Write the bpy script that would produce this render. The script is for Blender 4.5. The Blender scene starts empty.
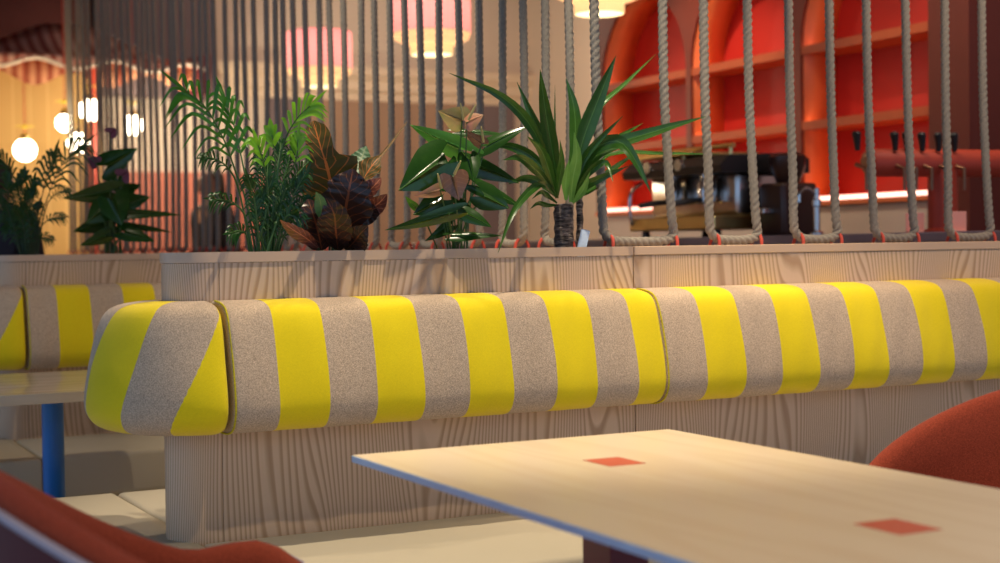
import bpy, bmesh, math, random
from mathutils import Vector as V, Matrix
random.seed(7)
SC = bpy.context.scene
COL = SC.collection
PI = math.pi

# ------------------------------------------------------------------ camera
H = 1.135
FPX = 1490.0
th, pt, rl = math.radians(62.7), math.atan(33.3/FPX), math.radians(.82)
f0 = V((math.cos(th), math.sin(th), 0)); r0 = V((math.sin(th), -math.cos(th), 0)); zz = V((0, 0, 1))
FW = f0*math.cos(pt) - zz*math.sin(pt)
U0 = f0*math.sin(pt) + zz*math.cos(pt)
UP = U0*math.cos(rl) + r0*math.sin(rl)
RT = r0*math.cos(rl) - U0*math.sin(rl)
CAM = V((0, 0, H))
cd = bpy.data.cameras.new('camera'); cam = bpy.data.objects.new('camera', cd); COL.objects.link(cam)
cam.matrix_world = Matrix(((RT.x, UP.x, -FW.x, 0), (RT.y, UP.y, -FW.y, 0), (RT.z, UP.z, -FW.z, H), (0, 0, 0, 1)))
cd.sensor_width = 36; cd.lens = 36*FPX/1000; cd.clip_start = .05; cd.clip_end = 100
cd.dof.use_dof = True; cd.dof.focus_distance = 3.72; cd.dof.aperture_fstop = 2.9
SC.camera = cam

def ray(x, y): return FW + RT*((x-500)/FPX) - UP*((y-281.5)/FPX)
def W(px, py, y):                                   # where a sight line meets the vertical plane at world y
    d = ray(px, py); return CAM + d*(y/d.y)
def WX(px, py, x):
    d = ray(px, py); return CAM + d*(x/d.x)
def WZ(px, py, z):
    d = ray(px, py); return CAM + d*((z-H)/d.z)

# ------------------------------------------------------------------ materials
MATS = {}
class NT:
    def __init__(s, name):
        s.m = bpy.data.materials.new(name); s.m.use_nodes = True
        s.t = s.m.node_tree; s.t.nodes.clear()
        s.out = s.n('ShaderNodeOutputMaterial')
    def n(s, typ, **kw):
        nd = s.t.nodes.new(typ)
        for k, v in kw.items():
            if k.startswith('i_'): nd.inputs[int(k[2:]) if k[2:].isdigit() else k[2:].replace('_', ' ')].default_value = v
            else: setattr(nd, k, v)
        return nd
    def l(s, a, b): s.t.links.new(a, b); return b
    def math(s, op, a, b=None, c=None):
        nd = s.n('ShaderNodeMath', operation=op)
        for i, v in enumerate((a, b, c)):
            if v is None: continue
            if isinstance(v, (int, float)): nd.inputs[i].default_value = v
            else: s.l(v, nd.inputs[i])
        return nd.outputs[0]
    def mix(s, fac, a, b):
        nd = s.n('ShaderNodeMix', data_type='RGBA')
        for i, v in ((0, fac), (6, a), (7, b)):
            if isinstance(v, (int, float)): nd.inputs[i].default_value = v
            elif isinstance(v, tuple): nd.inputs[i].default_value = (*v, 1)
            else: s.l(v, nd.inputs[i])
        return nd.outputs[2]
    def ramp(s, fac, stops):
        nd = s.n('ShaderNodeValToRGB')
        while len(nd.color_ramp.elements) < len(stops): nd.color_ramp.elements.new(.5)
        for e, (p, c) in zip(nd.color_ramp.elements, stops): e.position = p; e.color = (*c, 1) if len(c) == 3 else c
        s.l(fac, nd.inputs[0]); return nd.outputs[0]
    def noise(s, vec, scale, detail=2, rough=.5):
        nd = s.n('ShaderNodeTexNoise'); nd.inputs['Scale'].default_value = scale
        nd.inputs['Detail'].default_value = detail; nd.inputs['Roughness'].default_value = rough
        if vec is not None: s.l(vec, nd.inputs['Vector'])
        return nd.outputs['Fac']
    def coord(s, which='Object', scale=(1, 1, 1), rot=(0, 0, 0), loc=(0, 0, 0)):
        tc = s.n('ShaderNodeTexCoord'); mp = s.n('ShaderNodeMapping')
        mp.inputs['Scale'].default_value = scale; mp.inputs['Rotation'].default_value = rot; mp.inputs['Location'].default_value = loc
        s.l(tc.outputs[which], mp.inputs[0]); return mp.outputs[0]
    def bump(s, h, strength=.3, dist=.01):
        nd = s.n('ShaderNodeBump'); nd.inputs['Strength'].default_value = strength; nd.inputs['Distance'].default_value = dist
        s.l(h, nd.inputs['Height']); return nd.outputs[0]
    def bsdf(s, col, rough=.5, metal=0, normal=None, emit=None, estr=0, spec=.5, sheen=0, coat=0):
        b = s.n('ShaderNodeBsdfPrincipled')
        if isinstance(col, tuple): b.inputs['Base Color'].default_value = (*col, 1)
        else: s.l(col, b.inputs['Base Color'])
        if isinstance(rough, (int, float)): b.inputs['Roughness'].default_value = rough
        else: s.l(rough, b.inputs['Roughness'])
        b.inputs['Metallic'].default_value = metal; b.inputs['Specular IOR Level'].default_value = spec
        b.inputs['Sheen Weight'].default_value = sheen; b.inputs['Coat Weight'].default_value = coat
        if normal is not None: s.l(normal, b.inputs['Normal'])
        if emit: b.inputs['Emission Color'].default_value = (*emit, 1); b.inputs['Emission Strength'].default_value = estr
        return b.outputs[0]
    def done(s, sh): s.l(sh, s.out.inputs[0]); return s.m

def plain(name, col, rough=.5, metal=0, var=.12, scale=14, **kw):
    t = NT(name); n = t.noise(t.coord(), scale, 3)
    c = t.mix(n, tuple(max(0, x*(1-var)) for x in col), tuple(min(1, x*(1+var)) for x in col))
    return t.done(t.bsdf(c, rough, metal, **kw))
def glow(name, col, strength):
    t = NT(name); e = t.n('ShaderNodeEmission'); e.inputs[0].default_value = (*col, 1); e.inputs[1].default_value = strength
    return t.done(e.outputs[0])
def wood(name, light, dark, scale, rings=9, fine=(200, 200, 4), rough=.45, contrast=1.0, along=None, warp=0.):
    """along: (direction, lines per metre) adds evenly spaced year lines bent by the noise; without it the lines are the noise's own contours"""
    t = NT(name)
    v = t.coord(scale=scale)
    n = t.noise(v, 1.0, 1.2, .4)
    u = t.math('MULTIPLY', n, rings)
    if along:
        d = t.n('ShaderNodeVectorMath', operation='DOT_PRODUCT'); t.l(t.coord(), d.inputs[0]); d.inputs[1].default_value = along[0]
        u = t.math('MULTIPLY_ADD', d.outputs['Value'], along[1], u)
    r = t.math('FRACT', u)
    line = t.ramp(r, [(0, (0, 0, 0)), (.42, (.06*contrast,)*3), (.74, (1*contrast,)*3), (.88, (.9*contrast,)*3), (1, (0, 0, 0))])
    f = t.noise(t.coord(scale=fine), 1.0, 2)
    big = t.noise(t.coord(scale=tuple(s*.5 for s in scale)), 1.0, 1)
    base = t.mix(big, tuple(c*.92 for c in light), tuple(min(1, c*1.08) for c in light))
    c = t.mix(line, base, dark)
    c = t.mix(t.math('MULTIPLY', f, .3), c, tuple(a*.4+b*.6 for a, b in zip(dark, light)))
    return t.done(t.bsdf(c, rough, normal=t.bump(f, .12, .002)))
def weave(t, col, freq=700, amp=.35):
    """A plain weave: threads crossing over and under, in the fabric's own UV metres."""
    uv = t.n('ShaderNodeUVMap'); sp = t.n('ShaderNodeSeparateXYZ'); t.l(uv.outputs[0], sp.inputs[0])
    a = t.math('SINE', t.math('MULTIPLY', sp.outputs[0], freq)); b = t.math('SINE', t.math('MULTIPLY', sp.outputs[1], freq))
    w = t.math('MULTIPLY_ADD', t.math('MULTIPLY', a, b), .5, .5)
    n = t.noise(t.coord(), 260, 3, .7)
    k = t.math('ADD', t.math('MULTIPLY', w, .5), t.math('MULTIPLY', n, .6))
    dark = t.n('ShaderNodeMix', data_type='RGBA', blend_type='MULTIPLY'); dark.inputs[0].default_value = 1
    if isinstance(col, tuple): dark.inputs[6].default_value = (*col, 1)
    else: t.l(col, dark.inputs[6])
    t.l(t.ramp(k, [(.2, (1-amp,)*3), (.85, (1+amp*.4,)*3)]), dark.inputs[7])
    return dark.outputs[2], t.bump(k, .5, .0015)
def striped_fabric(name, yellow, taupe):
    t = NT(name)
    uv = t.n('ShaderNodeUVMap', uv_map='stripe'); sp = t.n('ShaderNodeSeparateXYZ'); t.l(uv.outputs[0], sp.inputs[0])
    odd = t.math('GREATER_THAN', t.math('FRACT', t.math('MULTIPLY', sp.outputs[0], .5)), .5)
    n2 = t.noise(t.coord(scale=(1, 1, 1)), 420, 2, .8)
    tp = t.mix(t.ramp(n2, [(.35, (0, 0, 0)), (.68, (1, 1, 1))]), tuple(c*.55 for c in taupe), tuple(min(1, c*1.4) for c in taupe))
    yl = t.mix(n2, tuple(c*.93 for c in yellow), tuple(min(1, c*1.06) for c in yellow))
    c, nb = weave(t, t.mix(odd, yl, tp), 2100, .2)
    return t.done(t.bsdf(c, .9, normal=nb, spec=.15, sheen=.15))
def fabric(name, col, freq=700, amp=.35, scale=300, var=.35):
    t = NT(name); n = t.noise(t.coord(), scale, 3, .7)
    c = t.mix(t.ramp(n, [(.3, (0, 0, 0)), (.7, (1, 1, 1))]), tuple(x*(1-var) for x in col), tuple(min(1, x*(1+var)) for x in col))
    return t.done(t.bsdf(c, .92, normal=t.bump(n, .5, .002), spec=.12, sheen=.06))
def leaf(name, col, edge, vein=None, rough=.35, trans=.25, ribs=0, spec=.5, mid=.04):
    """Blade material in the leaf's own UV: u across (0..1), v from base to tip."""
    t = NT(name)
    uv = t.n('ShaderNodeUVMap'); sp = t.n('ShaderNodeSeparateXYZ'); t.l(uv.outputs[0], sp.inputs[0])
    a = t.math('ABSOLUTE', t.math('SUBTRACT', sp.outputs[0], .5))
    n = t.noise(t.coord(), 38, 3)
    c = t.mix(n, col, edge)
    if vein:
        m = t.math('LESS_THAN', a, mid)
        if ribs:
            r = t.math('FRACT', t.math('SUBTRACT', t.math('MULTIPLY', sp.outputs[1], ribs), t.math('MULTIPLY', a, ribs*.55)))
            m = t.math('MAXIMUM', m, t.math('MULTIPLY', t.math('LESS_THAN', r, .13), t.math('MULTIPLY_ADD', n, .9, .15)))
        c = t.mix(m, c, vein)
    g = t.bsdf(c, rough, spec=spec)
    tr = t.n('ShaderNodeBsdfTranslucent'); t.l(c, tr.inputs[0])
    mx = t.n('ShaderNodeMixShader'); mx.inputs[0].default_value = trans
    t.l(g, mx.inputs[1]); t.l(tr.outputs[0], mx.inputs[2])
    return t.done(mx.outputs[0])
def shade_mat(name, col, trans, estr):
    t = NT(name)
    sp = t.n('ShaderNodeSeparateXYZ'); t.l(t.coord('Generated'), sp.inputs[0])
    uv = t.n('ShaderNodeUVMap'); s2 = t.n('ShaderNodeSeparateXYZ'); t.l(uv.outputs[0], s2.inputs[0])
    pl = t.math('MULTIPLY_ADD', t.math('SINE', t.math('MULTIPLY', s2.outputs[0], 250)), .12, .88)
    c = t.mix(pl, tuple(x*.6 for x in col), col)
    d = t.bsdf(c, .8, emit=col, estr=estr)
    tr = t.n('ShaderNodeBsdfTranslucent'); t.l(c, tr.inputs[0])
    mx = t.n('ShaderNodeMixShader'); mx.inputs[0].default_value = trans
    t.l(d, mx.inputs[1]); t.l(tr.outputs[0], mx.inputs[2])
    return t.done(mx.outputs[0])
def striped(name, a, b, axis, width, duty=.5):
    t = NT(name); sp = t.n('ShaderNodeSeparateXYZ'); t.l(t.coord(), sp.inputs[0])
    m = t.math('GREATER_THAN', t.math('FRACT', t.math('DIVIDE', sp.outputs[axis], width)), duty)
    return t.done(t.bsdf(t.mix(m, a, b), .85))

M = dict(
    veneer=wood('larch_veneer', (.68, .49, .33), (.37, .21, .10), (4.6, 4.6, .75), 27, (260, 260, 5), .42, .85, ((1, -1, 0), 72)),
    lip=wood('larch_lip', (.62, .43, .29), (.54, .36, .23), (.5, 5, 5), 4, (6, 300, 300), .4, .5),
    ash=wood('ash_tabletop', (.74, .60, .42), (.66, .50, .32), (7, .6, 7), 7, (200, 5, 200), .38, .55),
    ash2=wood('pale_tabletop', (.52, .44, .34), (.38, .30, .21), (.6, 8, 8), 8, (5, 200, 200), .22, .7),
    stripes=striped_fabric('striped_wool', (.86, .67, .010), (.56, .425, .305)),
    piping=fabric('yellow_piping', (.55, .47, .02)),
    cream=fabric('cream_upholstery', (.47, .415, .315), var=.08, scale=500),
    plinth=plain('dark_plinth', (.10, .07, .06), .7),
    rust=fabric('rust_wool', (.25, .042, .020), scale=420, var=.45),
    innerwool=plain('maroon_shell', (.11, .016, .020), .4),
    maroon_fab=fabric('maroon_wool', (.16, .022, .02), scale=420, var=.3),
    lilac=plain('grey_seam', (.42, .36, .42), .35),
    red_inlay=plain('red_inlay', (.58, .10, .045), .45, scale=60),
    maroon=plain('maroon_lacquer', (.17, .018, .026), .35),
    edge=plain('daylight_tinted_edge', (.62, .74, .92), .4),  # cool daylight from the left, painted into the table edge's colour
    blue=plain('blue_lacquer', (.010, .14, .46), .28),
    rope=None, soil=plain('dark_soil', (.03, .02, .014), .95, var=.5, scale=90),
    cord=plain('red_cord', (.45, .05, .03), .7),
    black=plain('black_plastic', (.012, .012, .013), .35),
    dark=plain('dark_brown_plastic', (.035, .014, .010), .3),
    steel=plain('brushed_steel', (.62, .60, .58), .22, 1.0),
    brass=plain('brass', (.75, .55, .22), .3, 1.0),
    bronze=plain('dull_bronze', (.30, .16, .10), .45, 1.0),
    red=plain('red_lacquer', (.55, .06, .025), .55),
    orange=plain('orange_lacquer', (.88, .20, .055), .45, var=.05),
    shelf=plain('shelf_lacquer', (.52, .095, .026), .5, var=.05),
    redpanel=plain('red_panel', (.50, .022, .014), .5, var=.05),
    darkred=plain('dark_red_frame', (.13, .018, .010), .45, var=.1),
    cabfront=plain('cabinet_front', (.20, .028, .014), .45, var=.1),
    led=glow('led_strip', (1, .45, .22), 5.5),
    ledfront=glow('led_front', (1, .50, .38), 3.2),
    plaster=plain('peach_plaster', (.72, .59, .46), .9, var=.03, scale=3),
    brownwall=plain('brown_panel', (.40, .25, .16), .8, var=.05),
    mauve=plain('mauve_panel', (.20, .15, .15), .8, var=.05),
    cornice=plain('cream_cornice', (.78, .62, .44), .7, var=.03),
    tilewall=plain('cream_tile', (.74, .60, .50), .4, var=.03),
    greywall=plain('mauve_grey_plaster', (.44, .33, .34), .9, var=.04),
    salmon=plain('salmon_panel', (.55, .17, .11), .7, var=.06),
    ochre=striped('ochre_boards', (.70, .44, .16), (.62, .37, .12), 0, .13, .12),
    ceil=plain('maroon_ceiling', (.075, .012, .008), .9),
    slate=plain('slate_counter', (.13, .105, .15), .4),
    floor=plain('pale_floor', (.58, .50, .38), .5, var=.06),
    tent=striped('striped_canvas', (.34, .10, .07), (.62, .36, .28), 0, .085),
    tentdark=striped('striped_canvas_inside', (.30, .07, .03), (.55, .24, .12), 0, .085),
    trim=plain('white_trim', (.72, .62, .50), .8),
    globe=glow('globe_glass', (1, .86, .62), 14.0),
    petal=plain('yellow_petal', (.75, .55, .05), .6),
    pink_shade=shade_mat('pink_pleated_shade', (.95, .42, .43), .45, .48),
    amber_shade=shade_mat('amber_shade', (.95, .76, .40), .35, .55),
    diffuser=glow('lamp_diffuser', (1, .84, .45), 2.4),
    skin=plain('skin', (.42, .22, .14), .55), hair=plain('dark_hair', (.022, .012, .008), .6),
    jacket=plain('dark_cloth', (.022, .020, .028), .9), trousers=plain('navy_cloth', (.02, .025, .05), .9),
    tag=plain('pale_plastic_tag', (.55, .66, .80), .4, var=.2, scale=120),
    yucca=leaf('yucca_leaf', (.018, .070, .010), (.045, .135, .018), (.08, .20, .04), .27, .22, mid=.03),
    yuccab=leaf('young_yucca_leaf', (.10, .28, .05), (.16, .36, .08), (.2, .42, .12), .4, .3),
    anth=leaf('anthurium_leaf', (.010, .046, .008), (.026, .085, .012), (.05, .15, .03), .22, .18, 0, mid=.015),
    anthb=leaf('bright_anthurium_leaf', (.07, .26, .03), (.11, .33, .04), (.18, .42, .08), .3, .3, 0, mid=.02),
    spathe=leaf('green_pink_spathe', (.34, .32, .10), (.80, .28, .24), (.55, .35, .2), .4, .45, 0, mid=.02),
    spathegreen=leaf('green_spathe', (.20, .30, .07), (.55, .30, .17), (.5, .35, .15), .35, .4, 0, mid=.02),
    spathebrown=leaf('brown_spathe', (.14, .075, .045), (.20, .09, .06), (.25, .14, .08), .3, .15, 5, mid=.02),
    spadix=plain('cream_spadix', (.5, .42, .16), .6),
    croton=leaf('croton_leaf', (.055, .05, .014), (.095, .068, .016), (.50, .15, .035), .5, .15, 8, .2, .025),
    crotond=leaf('dark_croton_leaf', (.020, .010, .010), (.040, .016, .012), (.20, .06, .025), .36, .1, 8, mid=.025),
    crotonr=leaf('red_croton_leaf', (.10, .028, .02), (.19, .06, .045), (.5, .18, .1), .3, .15, 7, mid=.03),
    crotong=leaf('green_croton_leaf', (.05, .13, .06), (.07, .17, .08), (.12, .2, .08), .4, .2),
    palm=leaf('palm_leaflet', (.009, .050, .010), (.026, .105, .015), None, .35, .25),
    palmm=leaf('young_toplit_leaflet', (.030, .15, .014), (.07, .25, .022), None, .35, .3),  # upper fronds lighter: younger leaves, plus light from above put into the colour
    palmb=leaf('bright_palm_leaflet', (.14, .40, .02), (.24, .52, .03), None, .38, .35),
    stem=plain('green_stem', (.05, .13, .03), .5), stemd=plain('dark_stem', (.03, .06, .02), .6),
    bark=None,
)
t = NT('twisted_rope'); n = t.noise(t.coord(scale=(1, 1, .35)), 420, 3, .7)
M['rope'] = t.done(t.bsdf(t.ramp(n, [(.25, (.145, .127, .105)), (.7, (.31, .275, .23))]), .9, normal=t.bump(n, .5, .0015), spec=.15))
t = NT('yucca_bark'); n = t.noise(t.coord(scale=(.7, .7, 3.2)), 48, 3, .6)
M['bark'] = t.done(t.bsdf(t.ramp(n, [(.34, (.018, .013, .011)), (.52, (.12, .09, .075)), (.66, (.30, .24, .20))]), .9, normal=t.bump(n, 1, .012)))

# ------------------------------------------------------------------ object helpers
def link(name, me, mat=None, parent=None, loc=None):
    o = bpy.data.objects.new(name, me)
    COL.objects.link(o)
    if mat is not None and me is not None:
        for m_ in (mat if isinstance(mat, (list, tuple)) else [mat]): me.materials.append(M[m_] if isinstance(m_, str) else m_)
    if parent is not None: o.parent = parent
    if loc is not None: o.location = loc
    return o
def obj(name, bm, mat, parent=None, smooth=40, loc=None):
    """bmesh in the parent's own space -> one mesh object"""
    bmesh.ops.recalc_face_normals(bm, faces=bm.faces) if smooth != 'leaf' else None
    me = bpy.data.meshes.new(name); bm.to_mesh(me); bm.free()
    if smooth:
        for p in me.polygons: p.use_smooth = True
        if smooth != 'leaf': me.set_sharp_from_angle(angle=math.radians(smooth))
    return link(name, me, mat, parent, loc)
def thing(name, label, cat, loc=(0, 0, 0), rz=0, group=None):
    o = bpy.data.objects.new(name, None); COL.objects.link(o); o.empty_display_size = .1
    o.location = loc; o.rotation_euler = (0, 0, rz); return tag(o, label, cat, group)
def tag(o, label, cat, group=None, kind=None):
    o['label'] = label; o['category'] = cat
    if group: o['group'] = group
    if kind: o['kind'] = kind
    return o
def struct(o): o['kind'] = 'structure'; return o
def dup(root, loc=None, rz=None):
    r = root.copy(); COL.objects.link(r)
    if loc is not None: r.location = loc
    if rz is not None: r.rotation_euler = (0, 0, rz)
    for ch in list(root.children):
        c = ch.copy(); COL.objects.link(c); c.parent = r
        for g in list(ch.children):
            d = g.copy(); COL.objects.link(d); d.parent = c
    return r

def box(bm, a, b, bev=0, seg=2):
    x0, y0, z0 = a; x1, y1, z1 = b
    vs = [bm.verts.new(p) for p in ((x0, y0, z0), (x1, y0, z0), (x1, y1, z0), (x0, y1, z0), (x0, y0, z1), (x1, y0, z1), (x1, y1, z1), (x0, y1, z1))]
    fs = [bm.faces.new([vs[i] for i in q]) for q in ((0, 3, 2, 1), (4, 5, 6, 7), (0, 1, 5, 4), (1, 2, 6, 5), (2, 3, 7, 6), (3, 0, 4, 7))]
    if bev:
        es = list({e for f in fs for e in f.edges})
        bmesh.ops.bevel(bm, geom=es, offset=bev, segments=seg, affect='EDGES', profile=.5)
    return bm
def B(): return bmesh.new()
def bx(a, b, bev=0, seg=2): return box(B(), a, b, bev, seg)
def spline(pts, n):
    """Catmull-Rom through pts, n samples per span"""
    P = [V(p) for p in pts]; out = []
    for i in range(len(P)-1):
        p0 = P[i-1] if i else P[0]*2-P[1]; p1, p2 = P[i], P[i+1]
        p3 = P[i+2] if i+2 < len(P) else P[-1]*2-P[-2]
        for k in range(n):
            t = k/n
            out.append(.5*((2*p1)+(p2-p0)*t+(2*p0-5*p1+4*p2-p3)*t*t+(3*p1-p0-3*p2+p3)*t**3))
    out.append(P[-1]); return out
def tube(bm, pts, rad, sides=8, lobes=None, closed=False, flat=None):
    """sweep; rad: number or list; lobes=(count, depth, pitch) gives a laid rope's twisted strands"""
    n = len(pts); rings = []; prev = None; s = 0
    for i, p in enumerate(pts):
        a = pts[(i-1) % n] if closed or i else p; b = pts[(i+1) % n] if closed or i < n-1 else p
        tg = (b-a).normalized()
        if prev is None:
            u = tg.cross(V((0, 0, 1)) if abs(tg.z) < .9 else V((0, 1, 0))).normalized()
        else: u = (prev - tg*prev.dot(tg)).normalized()
        prev = u; w = tg.cross(u)
        if i: s += (p-pts[i-1]).length
        r = rad[i] if isinstance(rad, (list, tuple)) else rad
        ring = []
        for k in range(sides):
            an = 2*PI*k/sides; rr = r
            if lobes: rr = r*(1-lobes[1]*(1-abs(math.cos(lobes[0]*.5*(an-2*PI*s/lobes[2])))))
            ring.append(bm.verts.new(p+u*(math.cos(an)*rr)+w*(math.sin(an)*rr*(flat or 1))))
        rings.append(ring)
    for i in range(n if closed else n-1):
        A, C = rings[i], rings[(i+1) % n]
        for k in range(sides): bm.faces.new((A[k], A[(k+1) % sides], C[(k+1) % sides], C[k]))
    if not closed: bm.faces.new(rings[0][::-1]); bm.faces.new(rings[-1])
    return bm
def lathe(bm, prof, c=(0, 0, 0), seg=24, axis='z', cap=True):
    """prof: list of (radius, height)"""
    c = V(c); rings = []
    uvl = bm.loops.layers.uv.verify()
    for r, h in prof:
        ring = []
        for k in range(seg):
            a = 2*PI*k/seg; p = (r*math.cos(a), r*math.sin(a), h)
            if axis == 'x': p = (h, p[0], p[1])
            if axis == 'y': p = (p[0], h, p[1])
            ring.append(bm.verts.new(c+V(p)))
        rings.append(ring)
    for i in range(len(rings)-1):
        for k in range(seg):
            f = bm.faces.new((rings[i][k], rings[i][(k+1) % seg], rings[i+1][(k+1) % seg], rings[i+1][k]))
            for lp, (uu, vv) in zip(f.loops, ((k, i), (k+1, i), (k+1, i+1), (k, i+1))): lp[uvl].uv = (uu/seg, vv)
    if cap:
        if prof[0][0] > 1e-6: bm.faces.new(rings[0][::-1])
        if prof[-1][0] > 1e-6: bm.faces.new(rings[-1])
    return bm
def prism(bm, outline, z0, z1, bev=0):
    lo = [bm.verts.new((x, y, z0)) for x, y in outline]; hi = [bm.verts.new((x, y, z1)) for x, y in outline]
    n = len(lo)
    fs = [bm.faces.new(lo[::-1]), bm.faces.new(hi)]
    for i in range(n): bm.faces.new((lo[i], lo[(i+1) % n], hi[(i+1) % n], hi[i]))
    if bev:
        es = [e for f in fs for e in f.edges]
        bmesh.ops.bevel(bm, geom=list(set(es)), offset=bev, segments=3, affect='EDGES', profile=.5)
    return bm

# ------------------------------------------------------------------ layout (metres; x along the partition, y away from the camera)
WY, T, XL, CR = 3.444, .18, .916, .09         # partition's front face, its thickness, its end, its corner radius
PZ = 1.135                                   # partition's top
STEP = 2.306                                 # the next booth's partition stands this far behind
XW = 2.17                                    # the rope screen's wing runs back along this x
XJ = 2.187                                   # joint between the partition's two units
CEIL = 3.55
FX = -.05                                    # the farther unit sits a little to the left

# ------------------------------------------------------------------ room shell
struct(obj('floor', bx((-4, -3, -.1), (9, 13, 0)), 'floor', smooth=0))
struct(obj('ceiling', bx((-4, -3, CEIL), (9, 13, CEIL+.1)), 'ceil', smooth=0))
YB = 12.2
struct(obj('wall_back', bx((-4, YB, 0), (6.75, YB+.15, CEIL)), 'plaster', smooth=0))
struct(obj('wall_right', bx((6.6, 8.6, 0), (6.75, YB, CEIL)), 'plaster', smooth=0))
struct(obj('wall_left_blocker', bx((-2.35, 7.6, 0), (-2.2, YB, CEIL)), 'plaster', smooth=0))  # unseen wall, added to keep daylight off the rear of the room
struct(obj('wall_bar', bx((5.42, 1.5, 0), (5.57, 5.1, CEIL)), 'greywall', smooth=0))
struct(obj('wall_bar_rear', bx((5.42, 5.1, 0), (5.57, 8.6, CEIL)), 'tilewall', smooth=0))
# cornice on the back wall: a stepped moulding
bm = B()
prof = [(0, 2.44), (.05, 2.44), (.06, 2.50), (.10, 2.53), (.10, 2.60), (.16, 2.66), (.16, 2.72), (0, 2.72)]
a = [bm.verts.new((3.55, YB-d, z)) for d, z in prof]; b = [bm.verts.new((6.6, YB-d, z)) for d, z in prof]
for i in range(len(a)): bm.faces.new((a[i], a[(i+1) % len(a)], b[(i+1) % len(a)], b[i]))
bm.faces.new(a[::-1]); bm.faces.new(b)
struct(obj('trim_1', bm, 'cornice', smooth=0))
struct(obj('trim_2', bx((4.42, YB-.04, .0), (6.02, YB, 2.44)), 'brownwall', smooth=0))      # brown panelling
struct(obj('trim_3', bx((4.08, YB-.06, .0), (4.42, YB, 2.44)), 'mauve', smooth=0))
struct(obj('trim_4', bx((6.02, YB-.06, .0), (6.44, YB, 2.44)), 'mauve', smooth=0))
struct(obj('trim_5', bx((2.62, YB-.05, .0), (4.08, YB, 1.80)), 'salmon', smooth=0))

# ------------------------------------------------------------------ partition units
def end_outline(x1, off=0.0, k=8, dy=0.0):
    y0, y1, r = WY+dy-off, WY+dy+T+off, CR+off
    pts = [(x1, y0)]
    for i in range(k+1):
        a = -PI/2 - i/k*PI/2; pts.append((XL+CR+r*math.cos(a), WY+dy+CR+r*math.sin(a)))
    for i in range(k+1):
        a = PI - i/k*PI/2; pts.append((XL+CR+r*math.cos(a), WY+dy+T-CR+r*math.sin(a)))
    pts.append((x1, y1)); return pts
def wall_strip(bm, path, z0, z1, thick):
    """a bent board following path (list of xy), thickness inward (to the right of travel)"""
    n = len(path); inner = []
    for i, p in enumerate(path):
        a = V((*path[max(i-1, 0)], 0)); b = V((*path[min(i+1, n-1)], 0)); d = (b-a).normalized()
        nrm = V((d.y, -d.x, 0)); inner.append((p[0]+nrm.x*thick, p[1]+nrm.y*thick))
    rows = [[bm.verts.new((x, y, z)) for x, y in pp] for pp, z in ((path, z0), (path, z1), (inner, z1), (inner, z0))]
    for i in range(n-1):
        for k in range(4):
            A, C = rows[k], rows[(k+1) % 4]; bm.faces.new((A[i], A[i+1], C[i+1], C[i]))
    bm.faces.new([r[0] for r in rows]); bm.faces.new([r[-1] for r in rows][::-1])
def end_unit(dy, x1, label):
    p = thing('planter_partition', label, 'partition', (FX if dy else 0, dy, 0))
    xa = XL+CR+.022
    out = end_outline(xa)
    bm = B(); wall_strip(bm, out, 0, PZ-.0255, .02)
    obj('curved_end', bm, 'veneer', p, 50)
    bm = B(); box(bm, (xa+.0012, WY, 0), (x1-.001, WY+.02, PZ-.0255)); obj('front_panel', bm, 'veneer', p, 0)
    bm = B(); box(bm, (xa+.0012, WY+T-.02, 0), (x1-.001, WY+T, PZ-.0255)); obj('rear_panel', bm, 'veneer', p, 0)
    bm = B(); lo = end_outline(x1-.001, .003); wall_strip(bm, lo, PZ-.0245, PZ, .032); obj('lip', bm, 'lip', p, 50)
    bm = B(); prism(bm, end_outline(x1-.002, -.0215), PZ-.14, PZ-.06)
    bmesh.ops.subdivide_edges(bm, edges=bm.edges[:], cuts=3)
    for v in bm.verts: v.co.z += random.uniform(-.008, .008)
    obj('soil', bm, 'soil', p, 60)
    return p
end_unit(0, XJ, 'larch planter partition with rounded end, holding the four sharp potted plants')
end_unit(STEP, XW-.135-FX, 'larch planter partition farther back at left, behind the pale table with the blue leg')
X2 = 4.6
p = thing('planter_partition', 'larch planter partition at right with looped ropes along its top and no plants', 'partition')
obj('front_panel', bx((XJ+.002, WY, 0), (X2, WY+.02, PZ-.0255)), 'veneer', p, 0)
obj('rear_panel', bx((XJ+.002, WY+T-.02, 0), (X2, WY+T, PZ-.0255)), 'veneer', p, 0)
bm = B(); box(bm, (XJ+.002, WY-.003, PZ-.0245), (X2, WY+.032, PZ), .002); obj('front_lip', bm, 'lip', p, 0)
bm = B(); box(bm, (XJ+.002, WY+.0325, PZ-.03), (X2, WY+T-.0205, PZ-.004), .002); obj('top_board', bm, 'lip', p, 0)
p = thing('planter_partition', 'low larch wall running back from the front partition under the receding rope screen', 'partition')
YWE = 11.15
obj('core', bx((XW-.125, WY+T+.004, 0), (XW+.125, YWE, PZ-.03)), 'veneer', p, 0)
obj('top_board', bx((XW-.13, WY+T+.004, PZ-.029), (XW+.13, YWE+.005, PZ-.004), .003), 'lip', p, 0)

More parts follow.
